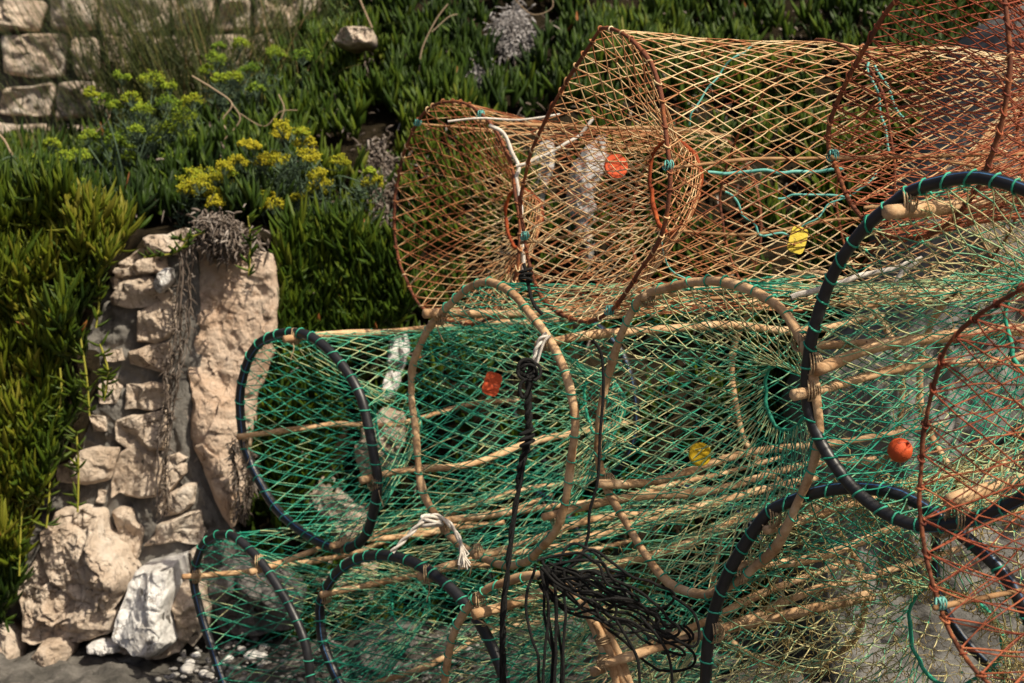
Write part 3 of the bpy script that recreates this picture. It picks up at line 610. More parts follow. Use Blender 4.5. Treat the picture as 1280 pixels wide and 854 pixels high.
# ------------------------------------------------------------------ grasses by the upper wall
def grass_tuft(label, px, y, n=70, h=0.8, lean=(0, 0), v=0.4, base_py=205, r=0.0042, spread=0.16):
    b = P(px, base_py, y); mb = MB()
    B = b + rng.normal(0, 1, (n, 3)) * [spread * 0.5, 0.08, 0.02]
    d = rng.normal(0, 0.28, (n, 3)) + [lean[0], lean[1], 1.0]
    t = np.linspace(0, 1, 9)[None, :, None]; L = h * rng.uniform(0.5, 1.1, (n, 1, 1))
    Pt = B[:, None] + nrm(d)[:, None] * L * t + (np.sign(d[:, :1])[:, None] * np.array([0.3, 0, -0.3]) * L * rng.uniform(0.2, 1.2, (n, 1, 1))) * t ** 2.4
    tubes(mb, Pt, r * np.linspace(1, 0.25, 9)[None] * rng.uniform(0.6, 1.4, (n, 1)), 3, a=np.clip(v + rng.normal(0, 0.22, n), 0, 1), flat=0.4)
    return tag(mb.build('grass_tuft', M['grass']), label, 'grass', 'tall grass tufts by the upper wall')
grass_tuft('sparse wiry grass leaning left in front of the wall corner', 110, 6.2, 34, 1.0, (-0.45, 0), 0.3)
grass_tuft('dark rushes arching over the left block wall', 40, 6.4, 26, 0.9, (0.1, 0), 0.25, r=0.0025)
grass_tuft('thick olive grass tuft just right of the bare wall corner', 170, 6.3, 420, 0.85, (-0.1, 0), 0.45)
grass_tuft('densest brownish grass tuft behind the pale green umbels', 225, 6.4, 560, 0.95, (-0.1, 0), 0.5)
grass_tuft('tall dark grass tuft with brown seed stalks', 280, 6.3, 480, 0.95, (0.0, 0), 0.4)
grass_tuft('bright broad bladed grass tuft at the top of the picture', 325, 5.9, 55, 0.9, (0.05, 0), 0.72, base_py=170, r=0.005, spread=0.3)
grass_tuft('grass tuft right of the bright broad blades', 370, 6.4, 420, 0.8, (0.1, 0), 0.4, base_py=140)
grass_tuft('short grass tuft near the pale stone at the top', 420, 6.5, 90, 0.6, (0.2, 0), 0.45, base_py=110)
grass_tuft('thin fresh grass blades among the low left samphire', 50, 5.3, 26, 0.32, (-0.1, 0), 0.75, base_py=240, r=0.003)
for ln, r_, y_, lb in [([(285, 165), (278, 150), (290, 130), (268, 112), (240, 95)], 0.003, 5.25, 'pale forked twig curling over the middle of the samphire patch'),
                 ([(290, 130), (300, 150), (280, 175)], 0.0025, 5.25, 'short twig hanging from the pale forked twig'),
                 ([(120, 165), (135, 150), (140, 130)], 0.002, 5.25, 'short upright twig among the pale green umbels'),
                 ([(350, 152), (355, 135), (348, 118)], 0.0025, 5.25, 'small dry curl just above the tallest yellow samphire'),
                 ([(-10, 160), (5, 175), (15, 195)], 0.004, 5.25, 'pale twig at the left edge below the block wall'),
                 ([(300, 142), (330, 158), (350, 140), (372, 138)], 0.0018, 5.25, 'thin wavy dry stalk near the top right of the samphire patch'),
                 ([(465, 35), (450, 0), (440, -30)], 0.004, 5.6, 'straight pale stalk rising from the stone at the top'),
                 ([(524, 90), (528, 60), (545, 25), (560, 5)], 0.0028, 5.6, 'long bent stalk left of the silvery dead heap'),
                 ([(540, 40), (560, 22), (572, 18)], 0.0022, 5.6, 'short side stalk beside the long bent stalk'),
                 ([(640, -5), (665, 18), (690, 10), (688, -10)], 0.002, 5.6, 'curved stalk looping above the silvery dead heap')]:
    mb = MB(); tubes(mb, spline([P(a, b, y_) for a, b in ln], 20), r_, 5, a=rng.uniform(0.4, 1)); tag(mb.build('dry_twig', M['twig']), lb, 'twig', 'dry twigs and stalks on the bank')

# ------------------------------------------------------------------ gravel on the ledge seen through the nets
def pebbles(n, box, y, rmin, rmax, vals, name, label):
    mb = MB(); th = np.linspace(0, np.pi, 6); ph = np.arange(8) / 8 * 2 * np.pi
    S = np.stack([np.sin(th)[:, None] * np.cos(ph), np.sin(th)[:, None] * np.sin(ph), np.cos(th)[:, None] + 0 * ph], -1)
    idx = np.arange(48).reshape(6, 8); q = np.stack([idx[:-1], idx[1:], np.roll(idx, -1, 1)[1:], np.roll(idx, -1, 1)[:-1]], -1).reshape(-1, 4)
    for _ in range(n):
        xx = rng.uniform(box[0], box[1]); yy = rng.uniform(y[0], y[1]); r_ = rmin + (rmax - rmin) * rng.random() ** 2
        V = S * np.array([r_ * rng.uniform(0.8, 1.4), r_ * rng.uniform(0.8, 1.3), r_ * rng.uniform(0.5, 0.8)])
        a_ = rng.uniform(0, 6.28); c_, s_ = math.cos(a_), math.sin(a_); V = V @ np.array([[c_, s_, 0], [-s_, c_, 0], [0, 0, 1]])
        V = V * (1 + 0.25 * vn(V * 0.9 / r_ + rng.uniform(0, 99), 1))[..., None]
        mb.add(V + [xx, yy, 0.225 + r_ * 0.3], q, 0, np.clip(rng.normal(vals, 0.2), 0, 1))
    return tag(mb.build(name, M['pebble']), label, 'gravel', None, 'stuff')
pebbles(420, (-1.05, -0.1), (4.1, 4.75), 0.004, 0.013, 0.12, 'gravel', 'loose grey gravel on the ledge under the lower traps')
pebbles(14, (-1.0, -0.78), (4.2, 4.55), 0.012, 0.026, 0.8, 'white_pebbles', 'white pebbles seen through the lowest left net')

# ------------------------------------------------------------------ the traps
def axis_dir(yaw, pitch):
    return np.array([math.sin(R(yaw)) * math.cos(R(pitch)), math.cos(R(yaw)) * math.cos(R(pitch)), math.sin(R(pitch))])
def loop_from(px, o, n, K=72):
    p = np.array([PP(x, y, o, n) for x, y in px]); p = spline(p, 400, True); p = resample(p, K, True)
    return p
def net(mb, surf, nu, rows, r, jit, sagk=0.02, mk=1, mn=0, vbias=0.5, vs=0.30, vscale=2.2, knots=True, fray=0, kr=2.4, skip0=True, vseed=0, drop=0.0):
    k = np.arange(rows + 1)[:, None]; j = np.arange(nu)[None]
    u = ((j + 0.5 * (k % 2)) / nu) % 1.0; v = np.broadcast_to(k / rows, u.shape)
    Nn = surf(u, v)
    J = rng.normal(0, jit, Nn.shape); J[0] = 0; J[-1] *= 0.3
    J += 2.5 * jit * np.stack([vn(Nn * 7, 201 + vseed), vn(Nn * 7, 202 + vseed), vn(Nn * 7, 203 + vseed)], -1) * (v[..., None] > 0)
    Nn = Nn + J
    a = []; b = []
    for kk in range(rows):
        s = Nn[kk]; t1 = Nn[kk + 1]
        t2 = np.roll(Nn[kk + 1], 1, 0) if kk % 2 == 0 else np.roll(Nn[kk + 1], -1, 0)
        a += [s, s]; b += [t1, t2]
    a = np.concatenate(a); b = np.concatenate(b)
    if drop: kp = rng.random(len(a)) > drop; a = a[kp]; b = b[kp]
    L = np.linalg.norm(b - a, axis=1, keepdims=True)
    m_ = (a + b) / 2 + rng.normal(0, 1, a.shape) * L * 0.014 - np.array([0, 0, 1]) * L * sagk
    q1 = a * 0.75 + m_ * 0.5 - b * 0.25 + 0; 
    Pt = np.stack([a, (a + m_) / 2 + (m_ - (a + b) / 2) * 0.25, m_, (b + m_) / 2 + (m_ - (a + b) / 2) * 0.25, b], 1)
    vv = vbias + vs * 2.0 * vn(m_ * vscale * 2, 300 + vseed) + rng.normal(0, 0.13, len(m_))
    tubes(mb, Pt, r * rng.uniform(0.8, 1.25, (len(m_), 1)), 4, m=mn, a=np.clip(vv, 0, 1))
    if knots:
        C = Nn[1:-1].reshape(-1, 3); blobs(mb, C, r * kr * rng.uniform(0.75, 1.3, len(C)), m=mk, a=rng.uniform(0, 1, len(C)))
    if fray:
        C = Nn[rng.integers(1, rows, fray), rng.integers(0, nu, fray)]
        d1 = nrm(rng.normal(0, 1, C.shape)); l = rng.uniform(0.012, 0.05, (fray, 1)); d2 = nrm(d1 + rng.normal(0, 0.7, C.shape))
        wk = [C]; dcur = d1
        for _ in range(6):
            dcur = nrm(dcur + rng.normal(0, 0.55, C.shape) - [0, 0, 0.22]); wk.append(wk[-1] + dcur * l * 0.2)
        tubes(mb, np.stack(wk, 1), r * 0.8, 3, m=2, a=rng.uniform(0.3, 1, fray))
    return Nn
def pole_mesh(p0, p1, r0, r1, mt, parent, bow=0.02, name='pole', knot=None):
    n = 36; t = np.linspace(0, 1, n)[:, None]; p = p0 + (p1 - p0) * t
    L = np.linalg.norm(p1 - p0); s = rng.uniform(0, 100)
    off = np.stack([vn(np.stack([t[:, 0] * 3 * L + s, t[:, 0] * 0 + q_, t[:, 0] * 0], -1), 5) for q_ in (0, 7, 13)], -1)
    p = p + off * bow
    rr = (r0 + (r1 - r0) * t[:, 0]) * (1 + 0.16 * vn(np.stack([t[:, 0] * 14 * L + s, t[:, 0] * 0, t[:, 0] * 0], -1), 6))
    p = np.vstack([p[:1], p, p[-1:]]); rr = np.concatenate([[0.0008], rr, [0.0008]]); p[0] -= (p1 - p0) / L * 0.002; p[-1] += (p1 - p0) / L * 0.002
    mb = MB(); tubes(mb, p, rr, 10)
    return mb.build(name, mt, parent)
def lash(mb, c, tdir, r, turns=3, tail=0.05, m=0, a=0.6, tr=0.0022):
    """cord wound round a joint, with a loose tail"""
    n = turns * 14; th = np.linspace(0, turns * 2 * np.pi, n); tdir = nrm(tdir)
    A = nrm(np.cross(tdir, [0.13, 0.2, 1.0])); B = np.cross(tdir, A)
    for s in (0, 1):
        w_ = nrm(tdir + s * 0.9 * A); A2 = nrm(np.cross(w_, B)); 
        p = c + (A2 * np.cos(th)[:, None] + B * np.sin(th)[:, None]) * (r + 0.003) + w_ * np.linspace(-0.008, 0.008, n)[:, None]
        tubes(mb, p, tr, 5, m=m, a=a)
    if tail:
        e = c + nrm(np.array([rng.normal(0, 0.4), -0.6, -0.6])) * r
        tubes(mb, spline([e, e + [rng.normal(0, 0.01), -0.012, -tail * 0.4], e + [rng.normal(0, 0.02), -0.01, -tail]], 10), tr, 5, m=m, a=a)

TR = {}
def trap(key, label, px, y0, yaw, pitch, L, hoop='pipe', netm='net_g', knotm='knot_g', nu=46, rows=None, ring=(0.5, 0.09, (0, 0)), rear=0.95, poles=(), ribs=(), pr=0.0105,
         hoopr=0.0125, twr=0.00125, jit=0.0014, vb=0.5, fray=0, tags=(), rear_net=False, sag=0.004, ringm=None, funrows=9, waist=0.05, body=True, ptilt=0, group='fish traps heaped on the bank', extra=None, funnel=True, drop=0.0, hoop_yaw=None, ribm='rust', mixhoop=None):
    root = thing('fish_trap', label, 'fish trap', group=group)
    d = axis_dir(yaw, pitch)
    hd = d if hoop_yaw is None else axis_dir(hoop_yaw, pitch)
    xs_ = [p[0] for p in px]; ys_ = [p[1] for p in px]
    o = P((min(xs_) + max(xs_)) / 2, (min(ys_) + max(ys_)) / 2, y0)
    lp = loop_from(px, o, hd)
    c = lp.mean(0); rad = np.linalg.norm(lp - c, axis=1).mean()
    n = len(lp)
    th = np.arange(n) / n * 2 * np.pi
    # rear loop: a rounder copy of the front one
    e1 = nrm(np.cross(hd, [0, 0, 1.0])); e2 = np.cross(e1, hd)
    x_, y_ = (lp - c) @ e1, (lp - c) @ e2
    ang = np.unwrap(np.arctan2(y_, x_))
    circ = c + rad * (np.cos(ang)[:, None] * e1 + np.sin(ang)[:, None] * e2)
    rl = (lp * 0.4 + circ * 0.6 - c) * rear + c + d * L
    rc, rr_, off = ring
    ringc = c + d * L * rc + e1 * off[0] + e2 * off[1]
    rgp = ringc + rr_ * (np.cos(ang)[:, None] * e1 + np.sin(ang)[:, None] * e2) * (1 + 0.08 * np.sin(3 * ang + 1))[:, None]
    def at(loop, u):
        f = (u % 1.0) * n; i = np.floor(f).astype(int); w_ = (f - i)[..., None]
        return loop[i % n] * (1 - w_) + loop[(i + 1) % n] * w_
    inw = hoopr * 0.9
    lpi = lp - nrm(lp - c) * inw
    anch = [0.0] + [rb for rb in ribs] + [1.0]
    def S_body(u, v):
        p = at(lp, u) * (1 - v[..., None]) + at(rl, u) * v[..., None]; cc = c + d * L * v[..., None]
        seg = np.ones(v.shape)
        for a_, b_ in zip(anch[:-1], anch[1:]):
            seg = np.where((v >= a_) & (v <= b_), np.sin(np.pi * (v - a_) / (b_ - a_)), seg)
        ww = 1 - waist * seg
        pk = np.abs(np.sin(u * np.pi * max(len(poles), 4)))
        return cc + (p - cc) * (ww - 0.03 * pk * seg)[..., None]
    def S_fun(u, v):
        vv = v[..., None]; s = 1 - (1 - vv) ** 1.15
        p = at(lpi, u) * (1 - s) + at(rgp, u + 0.06 * v) * s
        return p - np.array([0, 0, 1]) * 0.03 * np.sin(np.pi * vv)
    def S_rear(u, v):
        vv = v[..., None]; cc = c + d * (L * (1.0 - 0.25 * v[..., None]))
        return cc + (at(rl, u) - (c + d * L)) * (1 - 0.88 * vv)
    if rows is None: rows = int(L / 0.052)
    vseed = len(TR) * 7
    # net
    mb = MB()
    if body:
        net(mb, S_body, nu, rows, twr, jit, sag, vbias=vb, fray=fray, vseed=vseed, drop=drop, kr=1.6 if hoop == 'rust' else 2.4)
    # loops of twine round the rim
    uu = np.arange(nu) / nu; C = at(lp, uu); Tn = nrm(at(lp, uu + 0.01) - at(lp, uu - 0.01)); A = np.broadcast_to(hd, Tn.shape); B = np.cross(Tn, A)
    t8 = np.arange(9) / 9 * 2 * np.pi
    lr = hoopr + 0.0015
    tie = C[:, None] + lr * (A[:, None] * np.cos(t8)[None, :, None] + B[:, None] * np.sin(t8)[None, :, None]) + Tn[:, None] * (np.sin(t8)[None, :, None] * rng.normal(0.004, 0.004, (nu, 1, 1)) + rng.normal(0, 0.004, (nu, 1, 1)))
    tubes(mb, tie, twr * 1.6, 4, closed=True, m=1, a=rng.uniform(0, 1, nu), ref=Tn)
    blobs(mb, C - nrm(C - c) * lr, twr * 2.3, m=1, a=rng.uniform(0, 1, nu))
    mb.build('net', [M[netm], M[knotm], M['straw']], root)
    if funnel:
        mb = MB(); net(mb, S_fun, nu, funrows, twr, jit * 0.8, sag * 0.5, vbias=vb + 0.02, fray=fray // 3, vseed=vseed + 3, kr=1.6, drop=drop); mb.build('funnel_net', [M[netm], M[knotm], M['straw']], root)
        mb = MB(); rp = rgp + 0.004 * np.stack([vn(rgp * 40, q_) for q_ in (1, 2, 3)], -1); tubes(mb, rp, (0.0055 if ringm else 0.0042) * (1 + 0.3 * vn(rgp * 60, 4))[None], 6, closed=True, ref=hd); mb.build('funnel_ring', M[ringm or knotm], root)
    if rear_net and body:
        mb = MB(); net(mb, S_rear, nu, 9, twr, jit, sag, vbias=vb, vseed=vseed + 5, kr=1.5); mb.build('rear_net', [M[netm], M[knotm]], root)
    # hoops
    for q_, (lpq, hr) in enumerate([(lp, hoopr), (rl, hoopr)]):
        mb = MB()
        ht = mixhoop or hoop
        if ht == 'pipe':
            S = 32; mi = np.zeros(S, int); mi[11 if q_ == 0 else 20] = 1
            tubes(mb, lpq, hr * (1 + 0.02 * vn(lpq * 12, 5))[None], S, closed=True, m=mi, ref=hd); mb.build('hoop', [M['pipe'], M['stripe']], root)
        elif ht == 'rust':
            tubes(mb, lpq + 0.003 * np.stack([vn(lpq * 14, q2) for q2 in (1, 2, 3)], -1), hr * (1 + 0.25 * vn(lpq * 40, 5))[None], 8, closed=True, ref=hd); mb.build('hoop', M['rust'], root)
        else:
            tubes(mb, lpq + 0.005 * np.stack([vn(lpq * 9, q2) for q2 in (1, 2, 3)], -1), hr * (1 + 0.18 * vn(lpq * 16, 5) + 0.12 * vn(lpq * 50, 6))[None], 12, closed=True, ref=hd); mb.build('hoop', M['wood'], root)
    for rb in ribs:
        pl = S_body(np.arange(72) / 72, np.full(72, rb)); mb = MB(); tubes(mb, pl, hoopr * 0.75 * (1 + 0.2 * vn(pl * 30, 3))[None], 7, closed=True, ref=hd); mb.build('rib', M[ribm], root)
    # poles, each lashed to the hoop where the photograph shows it
    for pp in poles:
        tgt = PP(pp[0], pp[1], o, hd); i = int(np.argmin(np.linalg.norm(lp - tgt, axis=1)))
        u = i / n; stub = pp[2] if len(pp) > 2 else 0.04; r_ = pp[3] if len(pp) > 3 else pr
        out = nrm(lp[i] - c) * (-(hoopr + r_) * 0.9)
        p0 = lp[i] + out; p1 = S_body(np.array([u]), np.array([1.0]))[0] + out
        dd = nrm(p1 - p0)
        pole_mesh(p0 - dd * stub, p1 + dd * 0.05, r_, r_ * rng.uniform(0.75, 1.1), M['wood'] if hoop != 'rust' else M['woodd'], root)
        ml = MB(); lash(ml, lp[i] + out * 0.5, dd, hoopr + r_ * 0.6, 3, tail=rng.choice([0, 0.03, 0.05]) if hoop != 'rust' else 0, tr=0.0016)
        ml.build('lashing', M['cord_tan'] if hoop != 'rust' else M['cord_t'], root)
    for tg in tags:
        shape, tpx, tpy, ty, tr_, tm, lb = tg; cc = P(tpx, tpy, ty); mb = MB()
        if shape == 'disc':
            a12 = np.arange(24) / 24 * 2 * np.pi; ax = nrm(np.array([0.35, -1, 0.1])); e_1 = nrm(np.cross(ax, [0, 0, 1])); e_2 = np.cross(ax, e_1)
            rings = []
            for rr2, hh in ((0.0005, 0.004), (0.55, 0.004), (0.95, 0.004), (1.0, 0.0025), (1.0, -0.0025), (0.95, -0.004), (0.0005, -0.004)):
                rings.append(cc + tr_ * rr2 * (np.cos(a12)[:, None] * e_1 + np.sin(a12)[:, None] * e_2) + ax * hh)
        elif shape == 'ball':
            a12 = np.arange(24) / 24 * 2 * np.pi; ax = nrm(np.array([0.5, -0.7, 0.5])); e_1 = nrm(np.cross(ax, [0, 0, 1])); e_2 = np.cross(ax, e_1)
            rings = [cc + tr_ * (math.sin(f) * (np.cos(a12)[:, None] * e_1 + np.sin(a12)[:, None] * e_2) + ax * math.cos(f)) for f in np.linspace(0.30, 3.1, 14)]
            rings = [cc + tr_ * 0.28 * (np.cos(a12)[:, None] * e_1 + np.sin(a12)[:, None] * e_2) + ax * tr_ * -0.9, ] + rings
        else:
            hw, hh2 = shape; ax = nrm(np.array([0.2, -1, 0.15])); e_1 = nrm(np.cross(ax, [0.35, 0, 1])); e_2 = np.cross(ax, e_1); a12 = np.arange(24) / 24 * 2 * np.pi
            sup = lambda t: np.sign(t) * np.abs(t) ** 0.45
            rings = [cc + s * (sup(np.cos(a12))[:, None] * e_1 * hw + sup(np.sin(a12))[:, None] * e_2 * hh2) + ax * (h + 0.004 * 0) for s, h in ((0.001, 0.002), (1, 0.002), (1, -0.002), (0.001, -0.002))]
        V = np.array(rings); kk = len(V); idx = np.arange(kk * 24).reshape(kk, 24)
        mb.add(V, np.stack([idx[:-1], np.roll(idx, -1, 1)[:-1], np.roll(idx, -1, 1)[1:], idx[1:]], -1).reshape(-1, 4))
        ob = mb.build('tag' if shape != 'ball' else 'float', M[tm], root, smooth=(shape == 'ball')); ob["label"] = lb
    TR[key] = dict(root=root, c=c, d=d, lp=lp, rl=rl, e1=e1, e2=e2, S=S_body, fun=S_fun, L=L, rad=rad, hd=hd, o=o)
    base = c.copy(); base[2] = lp[:, 2].min(); TR[key]['base'] = base
    return root

A_ = [(360,416),(342,420),(324,429),(313,444),(307,460),(301,485),(300,509),(304,549),(311,573),(320,594),(347,638),(387,671),(427,686),(456,671),(469,629),(472,600),(469,580),(460,531),(447,487),(418,445),(387,420)]
trap('A', 'green trap with black hoop farthest left in the middle row, beside the pink rock', A_, 4.0, 43, 2, 1.15, 'pipe', nu=38, poles=[(368, 414, 0.05, 0.011), (304, 549, 0.02, 0.009), (468, 600, 0.05, 0.010), (427, 684, 0.02, 0.009)], vb=0.40, ring=(0.30, 0.10, (0, 0)), hoopr=0.0135)
B_ = [(611,352),(590,358),(574,369),(557,385),(545,398),(533,416),(525,438),(517,458),(514,478),(514,503),(517,527),(522,580),(527,610),(534,629),(550,652),(565,672),(591,691),(627,707),(645,704),(663,698),(691,669),(703,642),(709,616),(716,562),(719,535),(718,513),(707,469),(683,420),(654,382),(635,362)]
trap('B', 'green trap with wooden hoop hung with the twisted black rope and white cord', B_, 3.4, 54, 2, 1.15, 'wood', nu=42, poles=[(547, 398, 0.06, 0.011), (553, 655, 0.03, 0.009), (684, 423, 0.03, 0.011), (697, 655, 0.03, 0.010), (598, 694, 0.0, 0.010)], vb=0.54, ring=(0.32, 0.08, (0, 0.02)), hoopr=0.0095,
     tags=[((0.022, 0.030), 615, 480, 3.62, 0, 'orange', 'small orange rectangular tag')])
C_ = [(808,368),(851,355),(896,350),(937,360),(972,380),(997,410),(1014,451),(1022,501),(1022,546),(1007,612),(982,662),(965,688),(947,705),(916,733),(895,742),(876,743),(841,730),(806,692),(775,642),(755,597),(749,565),(750,541),(753,510),(758,476),(773,426),(790,390)]
trap('C', 'green trap with round wooden hoop and ochre disc inside, left of the large black hoop', C_, 2.9, 54, 2, 1.1, 'wood', nu=44, poles=[(812, 366, 0.02, 0.009), (758, 607, 0.03, 0.010), (932, 727, 0.02, 0.010), (1005, 430, 0.0, 0.009)], vb=0.50, ring=(0.24, 0.07, (0.0, 0.05)), hoopr=0.0095,
     tags=[('disc', 875, 568, 3.15, 0.027, 'ybrown', 'round ochre yellow disc tag')])
D_ = [(1129,245),(1150,235),(1174,228),(1222,222),(1278,236),(1325,262),(1358,310),(1378,375),(1382,440),(1370,510),(1340,570),(1310,602),(1275,624),(1229,645),(1192,655),(1147,657),(1105,641),(1068,612),(1039,575),(1022,545),(1012,518),(1008,490),(1009,462),(1016,417),(1035,357),(1057,316),(1087,279)]
trap('D', 'largest black hooped green trap at the right with a round orange float inside', D_, 2.42, 50, 3, 1.0, 'pipe', nu=42, poles=[(1128, 243, 0.05, 0.014), (1014, 452, 0.0, 0.012), (1012, 497, 0.04, 0.010), (1195, 656, 0.02, 0.013), (1365, 520, 0.0, 0.010)], vb=0.56, ring=(0.34, 0.09, (0, 0.02)), hoopr=0.0115, jit=0.0035, fray=400, sag=0.03,
     tags=[('ball', 1125, 563, 2.62, 0.023, 'orange', 'round orange float with an open slot')])
E_ = [(273,669),(262,675),(253,682),(244,709),(242,725),(244,739),(253,774),(265,810),(279,852),(298,895),(325,930),(355,948),(380,945),(395,925),(396,890),(389,852),(383,810),(371,777),(351,739),(324,700),(300,676),(287,669)]
trap('E', 'black hooped green trap lowest and farthest left, resting by the gravel', E_, 3.9, 44, 2, 1.15, 'pipe', nu=34, poles=[(324, 700, 0.02, 0.009), (244, 715, 0.05, 0.009), (396, 880, 0.02, 0.009)], vb=0.30, hoopr=0.0125, twr=0.0011)
F_ = [(475,694),(446,699),(422,715),(406,739),(400,755),(400,768),(404,804),(422,849),(450,900),(490,938),(540,960),(590,955),(622,925),(634,885),(630,850),(618,815),(600,780),(576,748),(550,724),(523,706),(499,697)]
trap('F', 'black hooped green trap in the bottom row just below the white knotted cord', F_, 3.5, 48, 2, 1.1, 'pipe', nu=36, poles=[(533, 712, 0.0, 0.010), (404, 745, 0.03, 0.009)], vb=0.36, hoopr=0.0135)
G_ = [(671,720),(650,724),(632,730),(612,735),(596,746),(585,756),(576,768),(566,794),(560,823),(555,853),(555,895),(568,940),(600,970),(650,985),(700,980),(745,955),(775,905),(778,870),(770,846),(757,817),(743,784),(727,754),(704,728),(688,721)]
trap('G', 'straw coloured trap with wooden hoop under the black rope heap', G_, 3.1, 42, 2, 1.1, 'wood', nu=38, poles=[(590, 745, 0.03, 0.012), (762, 828, 0.02, 0.010)], vb=0.72, hoopr=0.0095, jit=0.004, fray=300)
H_ = [(960,641),(985,628),(1018,616),(1055,610),(1090,611),(1126,618),(1167,641),(1209,674),(1250,711),(1275,749),(1296,800),(1302,860),(1288,930),(1245,1000),(1175,1045),(1090,1055),(1010,1030),(950,980),(905,920),(883,870),(883,835),(885,804),(894,761),(911,715),(934,676)]
trap('H', 'black hooped trap at the bottom right with shaggy straw coloured netting', H_, 2.62, 42, 2, 1.0, 'pipe', nu=42, poles=[(962, 640, 0.02, 0.010), (893, 790, -0.02, 0.010), (1175, 648, 0.0, 0.010)], vb=0.70, hoopr=0.0125, jit=0.005, fray=3400, sag=0.04, ring=(0.36, 0.10, (0.02, -0.02)), drop=0.02)
GR = 'rusty fish traps on top of the heap'
R1 = [(553,127),(540,133),(529,142),(519,157),(511,176),(504,193),(500,211),(496,231),(494,251),(494,300),(499,328),(507,349),(524,380),(548,398),(575,405),(605,402),(628,385),(640,358),(648,330),(650,300),(648,269),(644,237),(638,205),(622,167),(605,145),(582,129)]
trap('R1', 'smallest rusty trap at the left end of the top row in front of green plants', R1, 4.0, 52, 0, 0.95, 'rust', 'net_r', 'net_r', nu=44, rows=20, poles=[(603, 146, 0.0, 0.005), (520, 156, 0.0, 0.003)], vb=0.56, ring=(0.26, 0.085, (0, 0)), hoopr=0.0045, ringm='rust_ring', rear=0.95, waist=0.10, rear_net=False, group=GR, twr=0.00125, funrows=12)
R2 = [(751,36),(742,49),(731,65),(720,82),(702,113),(680,153),(665,189),(653,234),(650,255),(653,278),(658,314),(667,349),(678,372),(700,392),(735,402),(765,388),(785,362),(800,340),(818,312),(830,285),(836,255),(837,234),(837,208),(834,185),(830,150),(827,118),(818,92),(809,73),(791,51),(774,40)]
trap('R2', 'long rusty trap in the middle of the top row with red disc and yellow tag', R2, 3.15, 64, 2, 1.45, 'rust', 'net_r', 'net_r', nu=44, rows=32, ribs=(0.40, 0.66), poles=[(832, 215, 0.0, 0.004), (655, 300, 0.0, 0.004), (760, 392, 0.0, 0.004)], vb=0.68, ring=(0.15, 0.105, (0.0, 0.0)), hoopr=0.0045, ringm='rust_ring', rear=1.02, waist=0.03, group=GR, twr=0.00130, funrows=11, rear_net=True,
     tags=[('disc', 770, 208, 3.42, 0.030, 'orange', 'bright red orange disc tag'), ((0.020, 0.030), 997, 300, 3.12, 0, 'yellow', 'yellow oblong tag')])
R3 = [(1120,0),(1108,15),(1091,42),(1070,76),(1053,114),(1040,143),(1034,169),(1036,186),(1042,202),(1057,240),(1078,270),(1105,292),(1140,298),(1180,285),(1215,245),(1240,195),(1256,130),(1262,60),(1255,0),(1235,-45),(1200,-72),(1165,-60),(1140,-30)]
trap('R3', 'dark red rusty trap cut by the top right corner above the black hoop', R3, 2.6, 58, 3, 1.1, 'rust', 'net_rr', 'net_rr', nu=48, rows=26, ribs=(0.5,), poles=[(1040, 196, 0.0, 0.005), (1085, 275, 0.0, 0.004)], vb=0.50, ring=(0.42, 0.085, (0, 0)), hoopr=0.0045, ringm='rust', group=GR, twr=0.0012, waist=0.06)
R4 = [(1278,359),(1262,368),(1245,380),(1218,399),(1192,425),(1180,441),(1174,458),(1164,492),(1159,518),(1153,550),(1151,583),(1150,610),(1151,637),(1157,686),(1167,736),(1184,782),(1205,819),(1229,848),(1265,876),(1310,888),(1360,872),(1405,820),(1432,740),(1440,650),(1434,560),(1415,480),(1385,415),(1345,370),(1310,355)]
trap('R4', 'thin rusty hoop trap nearest the viewer at the right edge, wide open mesh', R4, 2.0, 66, 2, 0.9, 'rust', 'net_rr', 'net_rr', nu=32, rows=16, poles=[(1172, 758, 0.0, 0.0045)], vb=0.50, ring=(0.45, 0.14, (0, 0)), hoopr=0.0036, ringm='rust', group=GR, twr=0.0013, rear_net=False, waist=0.05, funrows=9, jit=0.003)
for k_, t_ in TR.items(): settle(t_['root'], t_['base'])

# ------------------------------------------------------------------ cords and ropes
def cord(mb, pts, r, n=60, S=7, twist=0, m=0, a=0.5, wob=0.0):
    p = resample(spline(np.array(pts), n * 2), n)
    if wob: p = p + wob * np.stack([vn(p * 25, q_) for q_ in (11, 12, 13)], -1)
    if not twist: tubes(mb, p, r, S, m=m, a=a); return p
    T = nrm(np.gradient(p, axis=0)); A = nrm(np.cross(T, [0.1, 1, 0.1])); B = np.cross(T, A); L = np.linalg.norm(np.diff(p, axis=0), axis=1).sum()
    th = np.linspace(0, twist * L * 2 * np.pi, n)[:, None]
    for k2 in range(2):
        tubes(mb, p + (A * np.cos(th + k2 * np.pi) + B * np.sin(th + k2 * np.pi)) * r * 0.75, r * 0.85, S, m=m, a=a)
    return p
rope = thing('black_rope', 'twisted black rope hanging down the front of the wooden hooped trap', 'rope')
mb = MB()
cord(mb, [P(*q, 3.02) for q in [(664, 455), (660, 500), (661, 545), (652, 580), (648, 610)]], 0.0058, 130, twist=22)
cord(mb, [P(*q, 3.0) for q in [(650, 600), (640, 660), (634, 720), (629, 780), (630, 870)]], 0.0042, 150, twist=9)
cord(mb, [P(*q, 3.01) for q in [(656, 575), (645, 640), (637, 700), (627, 760), (626, 870)]], 0.003, 80)
mb.build('strand', M['cord_k'], rope)
mb = MB()
